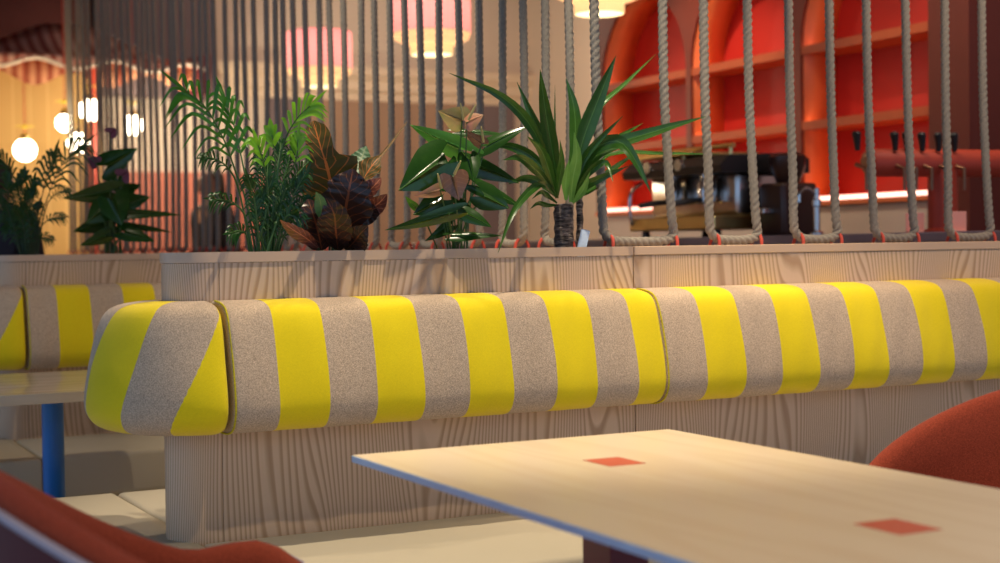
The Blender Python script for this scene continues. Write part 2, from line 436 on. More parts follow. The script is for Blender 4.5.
# ------------------------------------------------------------------ cushions
PROF = [(0, .720), (.06, .715), (.12, .717), (.158, .729), (.180, .755), (.186, .79), (.178, .85), (.163, .91), (.147, .96), (.128, .995), (.10, 1.012), (.05, 1.020), (0, 1.021)]
PROF = [(p.x, p.y) for p in spline([(a, b, 0) for a, b in PROF], 3)]
def path_pt(s):
    """front face -> round the partition's end -> rear face; returns point, outward normal"""
    xs0 = 1.003; L1 = xs0-(XL+CR); a = CR*PI/2
    if s < L1: return V((xs0-s, WY, 0)), V((0, -1, 0))
    s -= L1
    if s < a:
        t = s/CR; n = V((-math.sin(t), -math.cos(t), 0)); return V((XL+CR, WY+CR, 0))+n*CR, n
    s -= a; f = T-2*CR
    if s < f: return V((XL, WY+CR+s, 0)), V((-1, 0, 0))
    s -= f
    if s < a:
        t = s/CR; n = V((-math.cos(t), math.sin(t), 0)); return V((XL+CR, WY+T-CR, 0))+n*CR, n
    s -= a; return V((XL+CR+s, WY+T, 0)), V((0, 1, 0))
CAP_LEN = 2*(1.003-XL-CR)+CR*PI+T-2*CR
def interp(xs, v):
    if v <= xs[0]: return (v-xs[0])/(xs[1]-xs[0])
    for i in range(len(xs)-1):
        if v <= xs[i+1]: return i+(v-xs[i])/(xs[i+1]-xs[i])
    return len(xs)-1+(v-xs[-1])/(xs[-1]-xs[-2])
def cushion(name, place, s0, s1, stripe, dy, parent=None, ds=.02, rnd=.012):
    bm = B(); us = bm.loops.layers.uv.new('weave'); ust = bm.loops.layers.uv.new('stripe')
    cx, cz = .085, .86
    ss = [s0+rnd*(1-math.cos(k/5*PI/2)) for k in range(5)]
    n = max(2, int((s1-s0-2*rnd)/ds)); ss += [s0+rnd+(s1-s0-2*rnd)*k/n for k in range(n+1)]
    ss += [s1-rnd*(1-math.cos(k/5*PI/2)) for k in range(4, -1, -1)]
    rows = []
    for s in ss:
        e = min(s-s0, s1-s); ins = rnd-math.sqrt(max(0, rnd*rnd-(rnd-min(e, rnd))**2))
        P, N = place(s); row = []
        for d, z in PROF:
            dx, dz = cx-d, cz-z; L = math.hypot(dx, dz); k = ins/L
            wob = .0022*math.sin(s*31+z*9)+.0015*math.sin(s*73-z*23)
            d2 = max(.002, d+dx*k + (wob if d > .03 else 0)); z2 = z+dz*k
            row.append((bm.verts.new((P.x+N.x*d2+(FX if dy else 0), P.y+N.y*d2+dy, z2)), s, z, d))
        rows.append(row)
    m = len(PROF)
    arc = [0]
    for i in range(1, m): arc.append(arc[-1]+math.hypot(PROF[i][0]-PROF[i-1][0], PROF[i][1]-PROF[i-1][1]))
    def f_(vs, uvs):
        f = bm.faces.new([v[0] for v in vs])
        for lp, v, a in zip(f.loops, vs, uvs):
            lp[us].uv = (v[1], a); lp[ust].uv = (stripe(v[1], v[2]), 0)
    for i in range(len(rows)-1):
        for k in range(m-1): f_((rows[i][k], rows[i][k+1], rows[i+1][k+1], rows[i+1][k]), (arc[k], arc[k+1], arc[k+1], arc[k]))
        bm.faces.new((rows[i][m-1][0], rows[i][0][0], rows[i+1][0][0], rows[i+1][m-1][0]))
    f_(rows[0][::-1], arc[::-1]); f_(rows[-1], arc)
    return obj(name, bm, 'stripes', parent, 60)
W0 = .1213
def straight(s): return V((s, WY, 0)), V((0, -1, 0))
def cap_stripe(s, z):
    t = min(1, max(0, (.995-z)/.265))
    mid = [-.09+.04*t, .004+.044*t, .066+.023*t, .122+.028*t, .205+.01*t, .280, .330, .42]
    return interp(mid, s)                       # 0..: yellow triangle is 0<u<1
def cap_fix(s, z): return cap_stripe(s, z)
def lay(dy, far):
    who = 'on the farther partition' if far else 'on the near partition'
    c = thing('bolster_cushion', 'yellow and taupe striped corner bolster around the ' + ('far partition end, at the left edge' if far else 'near partition end'), 'cushion', group='striped backrest bolsters')
    cushion('cover', path_pt, .002, CAP_LEN-.002, cap_stripe, dy, c, .0025)
    st = lambda s, z: (s-.990)/W0+1
    x1 = 2.03-FX if far else 2.172
    c = thing('bolster_cushion', 'striped straight bolster ' + ('behind the pale table with blue leg' if far else 'below the four sharp potted plants, right of the corner bolster'), 'cushion', group='striped backrest bolsters')
    cushion('cover', straight, 1.0045, x1, st, dy, c)
    bm = B(); tube(bm, [V((1.0075+(FX if dy else 0), WY-d*.985+dy, z)) for d, z in PROF[2:-2]], .0024, 6); obj('piping', bm, 'piping', c)
    if not far:
        c = thing('bolster_cushion', 'yellow and taupe striped straight bolster at right below the bare looped ropes', 'cushion', group='striped backrest bolsters')
        cushion('cover', straight, 2.1735, 4.4, lambda s, z: (s-2.1735)/.1255+1, dy, c)
        bm = B(); tube(bm, [V((2.177, WY-d*.985, z)) for d, z in PROF[2:-2]], .0024, 6); obj('piping', bm, 'piping', c)
lay(0, False); lay(STEP, True)

# ------------------------------------------------------------------ bench seats
def seat(label, x0, x1, y0, y1, dy=0):
    s = thing('bench_seat', label, 'bench', (FX if dy else 0, dy, 0), 0, 'cream upholstered bench seats')
    obj('cushion', bx((x0+.002, y0+.002, .30), (x1-.002, y1-.002, .45), .018, 4), 'cream', s, 50)
    obj('base', bx((x0+.02, y0+.05, 0), (x1-.02, y1-.02, .299)), 'cream', s, 0)
SF, SR, XS = .60, .68, .967
seat('cream bench seat under the long striped bolsters, behind the wooden table', XS, 4.5, WY-SF, WY-.003)
seat('cream bench seat at the rear side of the near partition, right of the dark seam', XS, XW-.14, WY+T+.003, WY+T+SR)
# the end piece runs round the partition's end: a plate with a notch for it
def notch(label, dy):
    s = thing('bench_seat', label, 'bench', (FX if dy else 0, dy, 0), 0, 'cream upholstered bench seats')
    y0, y1, x0, x1 = WY-SF, WY+T+SR, .28, XS-.003
    arc = end_outline(XS-.003, .004)
    def outl(i, mat=0):
        return [(x0+i, y0+i), (x1-i*.3, y0+i)] + [(min(x, x1-i*.3), y) for x, y in arc] + [(x1-i*.3, y1-i), (x0+i, y1-i)]
    bm = B(); prism(bm, outl(.002), .30, .45, .012); obj('cushion', bm, 'cream', s, 50)
    bm = B(); prism(bm, outl(.03), 0, .299); obj('base', bm, 'cream', s, 0)
notch('cream bench seat end piece around the near partition end', 0)
seat('cream bench seat along the far partition, right of its seam', XS, XW-.14-FX, WY-SF+.04, WY-.003, STEP)
notch('cream bench seat end piece at the far partition, cut by the left edge', STEP)

# ------------------------------------------------------------------ tables
tb = thing('cafe_table', 'pale wooden cafe table with two red square inlays on maroon legs', 'table', (1.4065, 1.931, 0))
obj('tabletop', bx((-.361, -.718, .732), (.361, .718, .745), .002, 2), 'ash', tb, 0)
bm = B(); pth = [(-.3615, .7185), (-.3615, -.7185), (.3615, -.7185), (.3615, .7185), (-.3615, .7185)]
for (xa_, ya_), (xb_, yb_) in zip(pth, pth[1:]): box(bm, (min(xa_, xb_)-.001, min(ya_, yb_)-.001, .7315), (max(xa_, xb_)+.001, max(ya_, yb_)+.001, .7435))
o = obj('daylight_edge', bm, 'edge', tb, 0); o['label'] = 'table edge with cool daylight put into its colour'
for yy in (.369, -.369):
    bm = B(); box(bm, (-.0295, yy-.047, .7448), (.0455, yy+.047, .7456)); obj('inlay', bm, 'red_inlay', tb, 0)
    lg = obj('leg', bx((-.032, yy-.05, .03), (.048, yy+.05, .729), .003), 'maroon', tb, 0)
    obj('foot', bx((-.28, yy-.04, 0), (.28, yy+.04, .03), .006), 'maroon', lg, 0)
obj('support_rail', bx((-.03, -.55, .700), (.03, .55, .728), .002), 'maroon', tb, 0)
tb['label'] = 'pale wooden cafe table with two red square inlays on maroon legs'
xe = .87
tf = thing('cafe_table', 'pale veneered cafe table on a round blue leg, between the two partitions', 'table', (xe, 4.70, 0))
bm = B(); prism(bm, [(x, y) for cx, cy, a0 in ((.29, -.33, -90), (.29, .33, 0), (-.29, .33, 90), (-.29, -.33, 180)) for k in range(7) for x, y in [(cx+.06*math.cos(math.radians(a0+15*k)), cy+.06*math.sin(math.radians(a0+15*k)))]], .715, .745, .003)
obj('tabletop', bm, 'ash2', tf, 40)
obj('leg', lathe(B(), [(.033, .02), (.033, .70), (.07, .706), (.07, .715)]), 'blue', tf)
obj('base', lathe(B(), [(.20, 0), (.20, .012), (.19, .018), (.04, .02), (.04, .03)], seg=40), 'blue', tf)

# ------------------------------------------------------------------ tub chairs
def chair(label, loc, rz, top, ex):
    c = thing('tub_chair', label, 'chair', loc, rz, 'rust wool tub chairs')
    R, th_ = .345, .05
    def rim(a):                                     # a = angle from the rear
        return .640+top*max(0, math.cos(min(abs(a), PI/2)))**ex
    A = math.radians(122); n = 48
    bm = B(); rows = []
    for i in range(n+1):
        a = -A+2*A*i/n; zr = rim(a)
        if abs(a) > math.radians(104): zr -= .10*((abs(a)-math.radians(104))/math.radians(18))**2
        sec = []
        # cross-section in (radius, height): outer bottom -> outer rim -> round rim -> inner -> seat
        zs = .36; lean = .07*(zr-zs)/.5
        def pt(r, z): return (R+r+lean*(z-zs)/(zr-zs), z)
        m = 6
        for k in range(m+1): sec.append(pt(.0, zs+(zr-.03-zs)*k/m))
        for k in range(1, 8):
            b = PI*k/8; sec.append((R+lean-.028+.028*math.cos(b), zr-.03+.03*math.sin(b)))
        for k in range(m+1): sec.append(pt(-.056, zr-.03+(zs+.02-zr+.03)*k/m))
        d = V((-math.cos(a), math.sin(a), 0))
        rows.append([bm.verts.new(d*r*(1+.60*max(0, -math.cos(a)))+V((0, 0, z))) for r, z in sec])
    for i in range(n):
        for k in range(len(rows[0])-1): bm.faces.new((rows[i][k], rows[i][k+1], rows[i+1][k+1], rows[i+1][k]))
    bm.faces.new(rows[0]); bm.faces.new(rows[-1][::-1])
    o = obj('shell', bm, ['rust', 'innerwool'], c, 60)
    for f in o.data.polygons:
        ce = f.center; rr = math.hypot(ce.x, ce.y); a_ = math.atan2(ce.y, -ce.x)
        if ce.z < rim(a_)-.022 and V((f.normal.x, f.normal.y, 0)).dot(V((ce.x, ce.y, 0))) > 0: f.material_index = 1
    bm = B()
    prof = [(0, .37), (.24, .37), (.275, .385), (.285, .41), (.28, .435), (.25, .452), (.15, .46), (0, .462)]
    lathe(bm, prof, (.015, 0, 0), 32); obj('seat', bm, 'rust', c, 60)
    obj('seat_frame', lathe(B(), [(0, .335), (.25, .335), (.265, .35), (.265, .368), (0, .368)], seg=32), 'maroon', c)
    pts = []
    for i in range(n+1):
        a = -A*.95+2*A*.95*i/n; zr = rim(a)
        lean = .07*(zr-.024-.36)/(zr-.36)
        pts.append(V((-math.cos(a), math.sin(a), 0))*((R+lean)*(1+.60*max(0, -math.cos(a))))+V((0, 0, zr-.024 - (.10*max(0, (abs(a)-math.radians(104))/math.radians(18))**2 if abs(a) > math.radians(104) else 0))))
    if ex > 1: obj('shell_edge', tube(B(), pts, .0065, 8), 'lilac', c)
    for sx in (-1, 1):
        for sy in (-1, 1):
            obj('leg', tube(B(), [V((sx*.17, sy*.17, .345)), V((sx*.25, sy*.25, 0))], [.016, .010], 10), 'maroon', c)
    return c
chair('rust wool tub chair at right, its rounded back rising beyond the tabletop', (2.11, 2.075, 0), PI, .225, .80)
chair('rust wool tub chair with grey seam in the lower left corner, left of the table', (.675, 2.07, 0), 0, .215, 1.35)

# ------------------------------------------------------------------ ropes
RR = .0145
def rope_mesh(pts, step=.0065, sides=15, rad=.0145):
    P = spline(pts, 14); out = [P[0]]; acc = 0
    for a, b in zip(P, P[1:]):
        L = (b-a).length; k = max(1, round(L/step))
        for i in range(1, k+1): out.append(a.lerp(b, i/k))
    return tube(B(), out, rad, sides, (3, .34, .062))
def rope_loop(parent, u0, u1, v0, v1, axis, step, sides, jit, zb=PZ, rad=.0145):
    """two hanging falls u0,u1 joined along the top board between v0 and v1 (coordinates along axis, the other axis 0)"""
    def P(u, z, s=0): return V((u, s, z)) if axis == 'x' else V((s, u, z))
    zb = zb+.0135
    q = [random.uniform(-jit, jit) for _ in range(8)]
    pts = [P(u0, CEIL-.06), P(u0+q[0], 2.9, q[1]), P(u0+q[2], 2.2, q[3]), P(u0+(v0-u0)*.1, 1.62), P(u0+(v0-u0)*.45, 1.35), P(v0-.012, 1.20), P(v0-.004, 1.168), P(v0+.022, zb+.003), P(v0+.06, zb),
           P((v0+v1)/2, zb-.001), P(v1-.05, zb), P(v1-.012, zb+.006), P(v1+.002, 1.175), P(v1-.004, 1.22), P(u1+(v1-u1)*.45, 1.40), P(u1+(v1-u1)*.1, 1.65), P(u1+q[4], 2.2, q[5]), P(u1+q[6], 2.9, q[7]), P(u1, CEIL-.06)]
    obj('strands', rope_mesh(pts, step, sides, rad), 'rope', parent, 180)
    for vv in (v0+.004, v1-.002):
        pts = []
        for k in range(15):
            a = PI*k/14
            s_ = .024*math.cos(a); zz_ = PZ-.004+.034*math.sin(a)
            pts.append(V((vv+.006*math.sin(a), s_, zz_)) if axis == 'x' else V((s_, vv, zz_)))
        obj('cord_tie', tube(B(), pts, .0048, 8), 'cord', parent)
YR = 3.565
pairs = [((2.166, 2.394), (2.200, 2.423), 'right of the yucca trunk, the widest loop'), ((2.537, 2.695), (2.564, 2.723), 'in front of the espresso machine'),
         ((2.848, 3.005), (2.873, 3.027), 'before the right niche, beside the water tap'), ((3.151, 3.312), (3.187, 3.339), 'before the left end of the beer tap'), ((3.474, 3.635), (3.496, 3.666), 'before the dark red post, rightmost')]
for (a, b), (c, d), lab in pairs:
    a, b, c, d = (v*YR/3.6 for v in (a, b, c, d))
    r = thing('rope_loop', 'twisted grey rope loop tied with red cord '+lab, 'rope', (0, YR, 0), 0, 'hanging ropes along the front partition')
    rope_loop(r, a, b, c, d, 'x', .0062, 15, .003)
ORD = 'second third fourth fifth sixth seventh eighth ninth tenth eleventh twelfth thirteenth fourteenth fifteenth sixteenth seventeenth eighteenth nineteenth twentieth twenty-first twenty-second twenty-third twenty-fourth twenty-fifth'.split()
protos = []
for v in range(4):
    r = thing('rope_loop', '', 'rope', (XW, 0, 0))
    rope_loop(r, 0, .145, .03, .165, 'y', .0078, 15, .012, PZ, .0137)
    protos.append(r)
NW = 25
for k in range(NW):
    y = 3.749+k*.29
    o = protos[k] if k < 4 else dup(protos[k % 4])
    o.location = (XW+random.uniform(-.008, .008), y+random.uniform(-.012, .012), 0)
    o['group'] = 'hanging ropes of the receding screen'
    o['label'] = 'twisted grey rope loop in the receding screen, ' + ('nearest to the yucca' if k == 0 else ('farthest back, leftmost of all the ropes' if k == NW-1 else ORD[k-1]+' going back from the yucca'))
b_ = tag(obj('rope_beam', bx((2.05, YR-.05, CEIL-.10), (4.6, YR+.05, CEIL-.002)), 'ceil', smooth=0), 'dark beam above the front partition from which its ropes hang', 'beam')
b2 = tag(obj('rope_beam', bx((XW-.05, YR+.055, CEIL-.10), (XW+.05, YWE, CEIL-.002)), 'ceil', smooth=0), 'dark beam running back from which the receding ropes hang', 'beam')

# ------------------------------------------------------------------ plants
class Leaves:
    def __init__(s): s.bm = B(); s.uv = s.bm.loops.layers.uv.verify()
    def face(s, vs, uvs):
        f = s.bm.faces.new(vs)
        for lp, u in zip(f.loops, uvs): lp[s.uv].uv = u
    def blade(s, pts, width, prof=None, fold=.25, roll=0, n=None, wave=0):
        """pts: 3-D midrib base->tip (a few), width in metres (full), prof(t) 0..1"""
        C = spline(pts, n or max(3, 14//(len(pts)-1))); m = len(C)-1
        prof = prof or (lambda t: (.30+.70*min(1, t/.42))*(1-max(0, (t-.42)/.58)**1.6))
        rows = []
        for i, p in enumerate(C):
            tg = (C[min(i+1, m)]-C[max(i-1, 0)]).normalized()
            vw = (p-CAM).normalized()
            side = tg.cross(vw)
            if side.length < .15: side = tg.cross(V((0, 0, 1)))
            side.normalize(); nr = side.cross(tg).normalized()
            if roll: side, nr = side*math.cos(roll)+nr*math.sin(roll), nr*math.cos(roll)-side*math.sin(roll)
            h = max(.0004, width*.5*prof(i/m)); wv = wave*h*math.sin(i*2.1)
            row = []
            for a in (-1, -.5, 0, .5, 1):
                row.append(s.bm.verts.new(p+side*(a*h)+nr*(-(fold*abs(a)*h)+wv*a)))
            rows.append(row)
        for i in range(m):
            for k in range(4):
                s.face((rows[i][k], rows[i][k+1], rows[i+1][k+1], rows[i+1][k]), ((k/4, i/m), ((k+1)/4, i/m), ((k+1)/4, (i+1)/m), (k/4, (i+1)/m)))
    def heart(s, base, tip, width, roll=0, lobe=.32, droop=.12, cup=.15):
        """a heart-shaped blade from its stalk joint to its tip"""
        base, tip = V(base), V(tip); ax = tip-base; L = ax.length; tg = ax.normalized()
        mid = (base+tip)/2; vw = (mid-CAM).normalized(); side = tg.cross(vw).normalized(); nr = side.cross(tg)
        side, nr = side*math.cos(roll)+nr*math.sin(roll), nr*math.cos(roll)-side*math.sin(roll)
        if nr.dot(vw) > 0: nr = -nr
        us = [-lobe, -lobe*.85, -lobe*.5, 0, .12, .25, .4, .55, .7, .82, .92, 1]
        def outer(u):
            if u < 0: q = (u+lobe)/lobe; return .30+.20*math.sqrt(max(0, 1-(1-q)**2))*1.0
            return .5*max(0, 1-(max(0, u-.06)/.94)**1.35)**.92 if u > .06 else .5
        def inner(u): return (.24*(-u/lobe)**.8 if u < 0 else 0)
        for sg in (-1, 1):
            rows = []
            for u in us:
                i_, o_ = inner(u), outer(u)
                if u == -lobe: o_ = i_ + .09
                row = []
                for k in range(5):
                    v = i_+(o_-i_)*k/4
                    p = base+tg*(u*L)+side*(sg*v*width)+nr*(-droop*L*max(0, u)**2-cup*width*v*v*2+(.02*L if u < 0 else 0))
                    row.append((s.bm.verts.new(p), (.5+sg*v, max(0, u))))
                rows.append(row)
            for a, b in zip(rows, rows[1:]):
                for k in range(4):
                    q = (a[k], a[k+1], b[k+1], b[k]); s.face([x[0] for x in q], [x[1] for x in q])
        bmesh.ops.remove_doubles(s.bm, verts=s.bm.verts[:], dist=1e-5)
    def frond(s, pts, length, width, n=11, droop=.25, spread=1.0, start=.3, stems=None, jit=.15, rs=.0016):
        C = spline([V(p) for p in pts], 10); m = len(C)-1
        if stems is not None: tube(stems, C, [rs*1.6*(1-.7*i/m)+.0004 for i in range(m+1)], 6)
        for k in range(n):
            f = start+(1-start)*(k+.5)/n; i = min(m-1, int(f*m)); p = C[i].lerp(C[i+1], f*m-i)
            tg = (C[i+1]-C[i]).normalized(); vw = (p-CAM).normalized()
            sd = tg.cross(vw).normalized(); q = (f-start)/(1-start)
            L = length*(.55+.9*q*(1-q)*1.9)*(1+random.uniform(-jit, jit))
            for sg in (-1, 1):
                d = (tg*(.75+.5*q)+sd*sg*spread*(1.05-.45*q)+vw*random.uniform(-.45, .45)).normalized()
                e = p+d*L; mid = p+d*(L*.55)+V((0, 0, droop*L*.22)); e.z -= droop*L
                s.blade([p, mid, e], width*(1+random.uniform(-.2, .2)), lambda t: math.sin(PI*min(1, .12+t*.88))**.8, .15, random.uniform(-.5, .5), n=4)
        s.blade([C[-1], C[-1]+(C[-1]-C[-2]).normalized()*length*.8], width, lambda t: math.sin(PI*min(1, .12+t*.88))**.8, n=4)
    def make(s, name, mat, parent): return obj(name, s.bm, mat, parent, 'leaf')
PY = WY+.09
def Q(l, y=PY):
    """pixel polyline with depth offsets -> world, read on the vertical plane the plant stands in"""
    return [W(a, b, y+(c[0] if c else 0)) for a, b, *c in l]
mpx = lambda y: (W(500, 250, y)-CAM).length/FPX      # metres per pixel there

def yucca():
    p = thing('potted_yucca', 'tall yucca with sword leaves on a thick bark trunk in the planter', 'plant')
    L = Leaves(); k = mpx(PY)
    D = [  # midrib pixels (base..tip, depth offset), width px, fold, roll
        ([(556, 192, 0), (535, 133, -.03), (502, 97, -.07), (449, 73, -.12)], 12, .35, 0),
        ([(556, 190, 0), (550, 155, .02), (534, 120, .03), (517, 82, .04)], 13, .4, .2),
        ([(558, 185, 0), (553, 155, -.02), (545, 108, -.05), (540, 69, -.09)], 17, .3, .1),
        ([(558, 180, .02), (555.6, 135, .05), (555, 85, .08)], 5, .3, 1.0),
        ([(568, 180, 0), (575, 145, .02), (574, 108, .04), (566, 78, .05)], 15, .35, -.1),
        ([(572, 185, 0), (583, 140, -.03), (600, 95, -.07), (616, 55.6, -.11)], 19, .32, 0),
        ([(574, 185, 0), (596, 115, .05), (626, 83.6, .10), (655.5, 54.5, .15)], 8, .4, .7),
        ([(573, 192, 0), (584, 160, -.05), (600, 139.5, -.10), (623, 116, -.17)], 9, .35, .3),
        ([(574, 190, 0), (590, 160, .04), (615, 140, .09), (643, 123, .14)], 10, .4, .2),
        ([(573, 195, 0), (600, 152, -.02), (656, 131, -.05), (706, 116.4, -.09)], 14, .3, .1),
        ([(574, 193, 0), (608, 156, .02), (663, 154, .05), (719.6, 154.4, .07)], 8, .4, .9),
        ([(574, 190, 0), (592, 152, -.06), (617, 141, -.12), (634, 158, -.17), (651.4, 193.6, -.20)], 16, .3, 0),
        ([(573, 196, 0), (590, 172, -.07), (606, 163, -.13), (613, 182, -.17)], 9, .3, .2),
        ([(573, 198, 0), (585, 186, -.04), (605, 176, -.09), (628, 166, -.13)], 10, .3, -.2),
        ([(556, 196, -.02), (540, 184, -.08), (515, 209, -.15), (498, 253, -.19)], 9, .3, .1),
        ([(556, 190, 0), (536, 160, .03), (510, 146, .07), (487, 147, .11)], 12, .3, .2),
        ([(556, 194, 0), (538, 172, -.06), (520, 158, -.11), (503, 160, -.15)], 11, .3, -.1),
        ([(556, 196, 0), (540, 182, .05), (524, 178, .09), (508, 184, .12)], 11, .3, .4),
        ([(557, 203, 0), (548, 196, -.05), (541, 192, -.08), (532, 199, -.11)], 6, .3, .1),
        ([(557, 205, 0), (547, 205, -.03), (538, 203, -.06), (530, 209, -.08)], 6, .3, .3),
        ([(572, 200, 0), (578, 172, -.05), (577, 150, -.09), (575, 134, -.12)], 0, .3, 0),
        ([(557, 198, 0), (549, 170, -.05), (541, 150, -.10), (527, 136, -.15)], 12, .35, .1),
        ([(572, 198, 0), (590, 190, .04), (612, 170, .10), (640, 150, .17)], 10, .35, .3),
        ([(557, 198, 0), (560, 175, -.07), (562, 160, -.12), (560, 140, -.17)], 9, .35, .2),
    ]
    for pts, w, fo, ro in D:
        if w: L.blade(Q(pts), w*k*.92, None, fo, ro)
    L.make('foliage', 'yucca', p)
    L = Leaves()
    for pts, w in (([(571, 202, 0), (573, 178, -.04), (577, 156, -.08), (574, 132, -.11)], 13), ([(566, 200, 0), (566, 180, -.05), (569, 160, -.09)], 9), ([(573, 203, 0), (583, 190, -.05), (590, 172, -.09)], 8)):
        L.blade(Q(pts), w*k, None, .3)
    L.make('young_leaf', 'yuccab', p)
    def trunk(px, r, top, y):
        a, b = W(px, 248, y), W(px, top, y); a.z = PZ-.09
        n = 22; pts = [a.lerp(b, i/n)+V((random.uniform(-1, 1)*.0012, random.uniform(-1, 1)*.0012, 0)) for i in range(n+1)]
        return tube(B(), pts, [r*(1+.07*math.sin(i*1.7)+random.uniform(-.04, .04)) for i in range(n+1)], 20)
    obj('trunk', trunk(563.5, .0265, 206, PY), 'bark', p, 70)
    obj('side_stem', trunk(579.5, .0095, 196, PY+.03), 'bark', p, 70)
    c = W(583.5, 239, PY-.035); bm = box(B(), (-.012, -.0012, -.05), (.013, .0012, .026), .003)
    o = obj('care_tag', bm, 'tag', p, 0, loc=c); o.rotation_euler = (-.1, math.radians(14), -.45); o['label'] = 'pale blue care tag'
yucca()

def anthurium():
    p = thing('potted_anthurium', 'sharp anthurium with glossy heart leaves and pink-green spathe, beside the yucca', 'plant')
    k = mpx(PY); S = B(); root = W(457, 250, PY); root.z = PZ-.07
    L, Lb = Leaves(), Leaves()
    hearts = [  # base, tip, width px, roll, depth, mat
        ((437, 164), (402, 189), 44, .1, -.12, L), ((459, 149), (413, 127), 24, .1, -.02, Lb), ((448, 162), (446, 186), 20, .3, -.06, L),
        ((486, 146), (527, 124), 18, .5, .00, L), ((462, 132), (508, 131), 11, .8, .09, L), ((476, 166), (521, 182), 22, .3, .03, L),
        ((478, 186), (524, 205), 18, .5, -.06, L), ((485, 196), (509, 208), 27, .1, -.13, L), ((469, 160), (474, 180), 22, .1, -.08, L),
        ((440, 200), (416, 214), 26, .2, -.10, L), ((449, 214), (390, 233), 17, .5, -.17, L), ((458, 236), (503, 232), 13, .8, -.10, L),
        ((415, 207), (406, 198), 8, .3, -.08, Lb), ((455, 205), (476, 214), 20, .3, -.04, L), ((468, 214), (492, 226), 16, .4, -.12, L), ((450, 226), (428, 241), 14, .4, -.02, L)]
    for b, t_, w, ro, dy, LL in hearts:
        own = LL is Lb
        if own: LL = Leaves()
        bb, tt = W(*b, PY+dy), W(*t_, PY+dy-.035)
        LL.heart(bb, tt, w*k, ro, .48 if w > 21 else .32, .12, .22)
        if own: LL.make('bright_leaf', 'anthb', p)
        r = root+V((random.uniform(-.03, .03), random.uniform(-.025, .025), 0))
        tube(S, spline([r, r.lerp(bb, .55)+V((0, .01, .03)), bb], 8), .0022, 6)
    L.make('foliage', 'anth', p)
    obj('stems', S, 'stem', p)
    for (b, t_, w, ro, dy, mat) in (((462, 121), (441, 113), 27, .2, -.08, 'spathegreen'), ((467, 122), (483, 114), 19, .3, -.09, 'spathe'), ((482, 144), (465, 133), 14, .4, -.06, 'spathebrown'), ((453, 176), (459, 199), 30, .1, -.16, 'spathebrown'), ((440, 190), (417, 198), 14, .5, -.14, 'spathe')):
        X = Leaves(); bb, tt = W(*b, PY+dy), W(*t_, PY+dy-.02); X.heart(bb, tt, w*k, ro, .22, .2, .3); f = X.make('spathe', mat, p)
        d = (tt-bb).normalized(); a = bb+V((0, -.008, .004))
        obj('spadix', tube(B(), [a, a+(d*.4+V((0, -.3, .8))).normalized()*.03, a+(d*.4+V((0, -.3, .8))).normalized()*.045], [.0038, .0034, .0015], 8), 'spadix', f)
        r = root+V((random.uniform(-.03, .03), random.uniform(-.025, .025), 0))
        obj('stalk', tube(B(), spline([r, r.lerp(bb, .55)+V((0, .01, .02)), bb], 8), .0022, 6), 'stem', f)
anthurium()

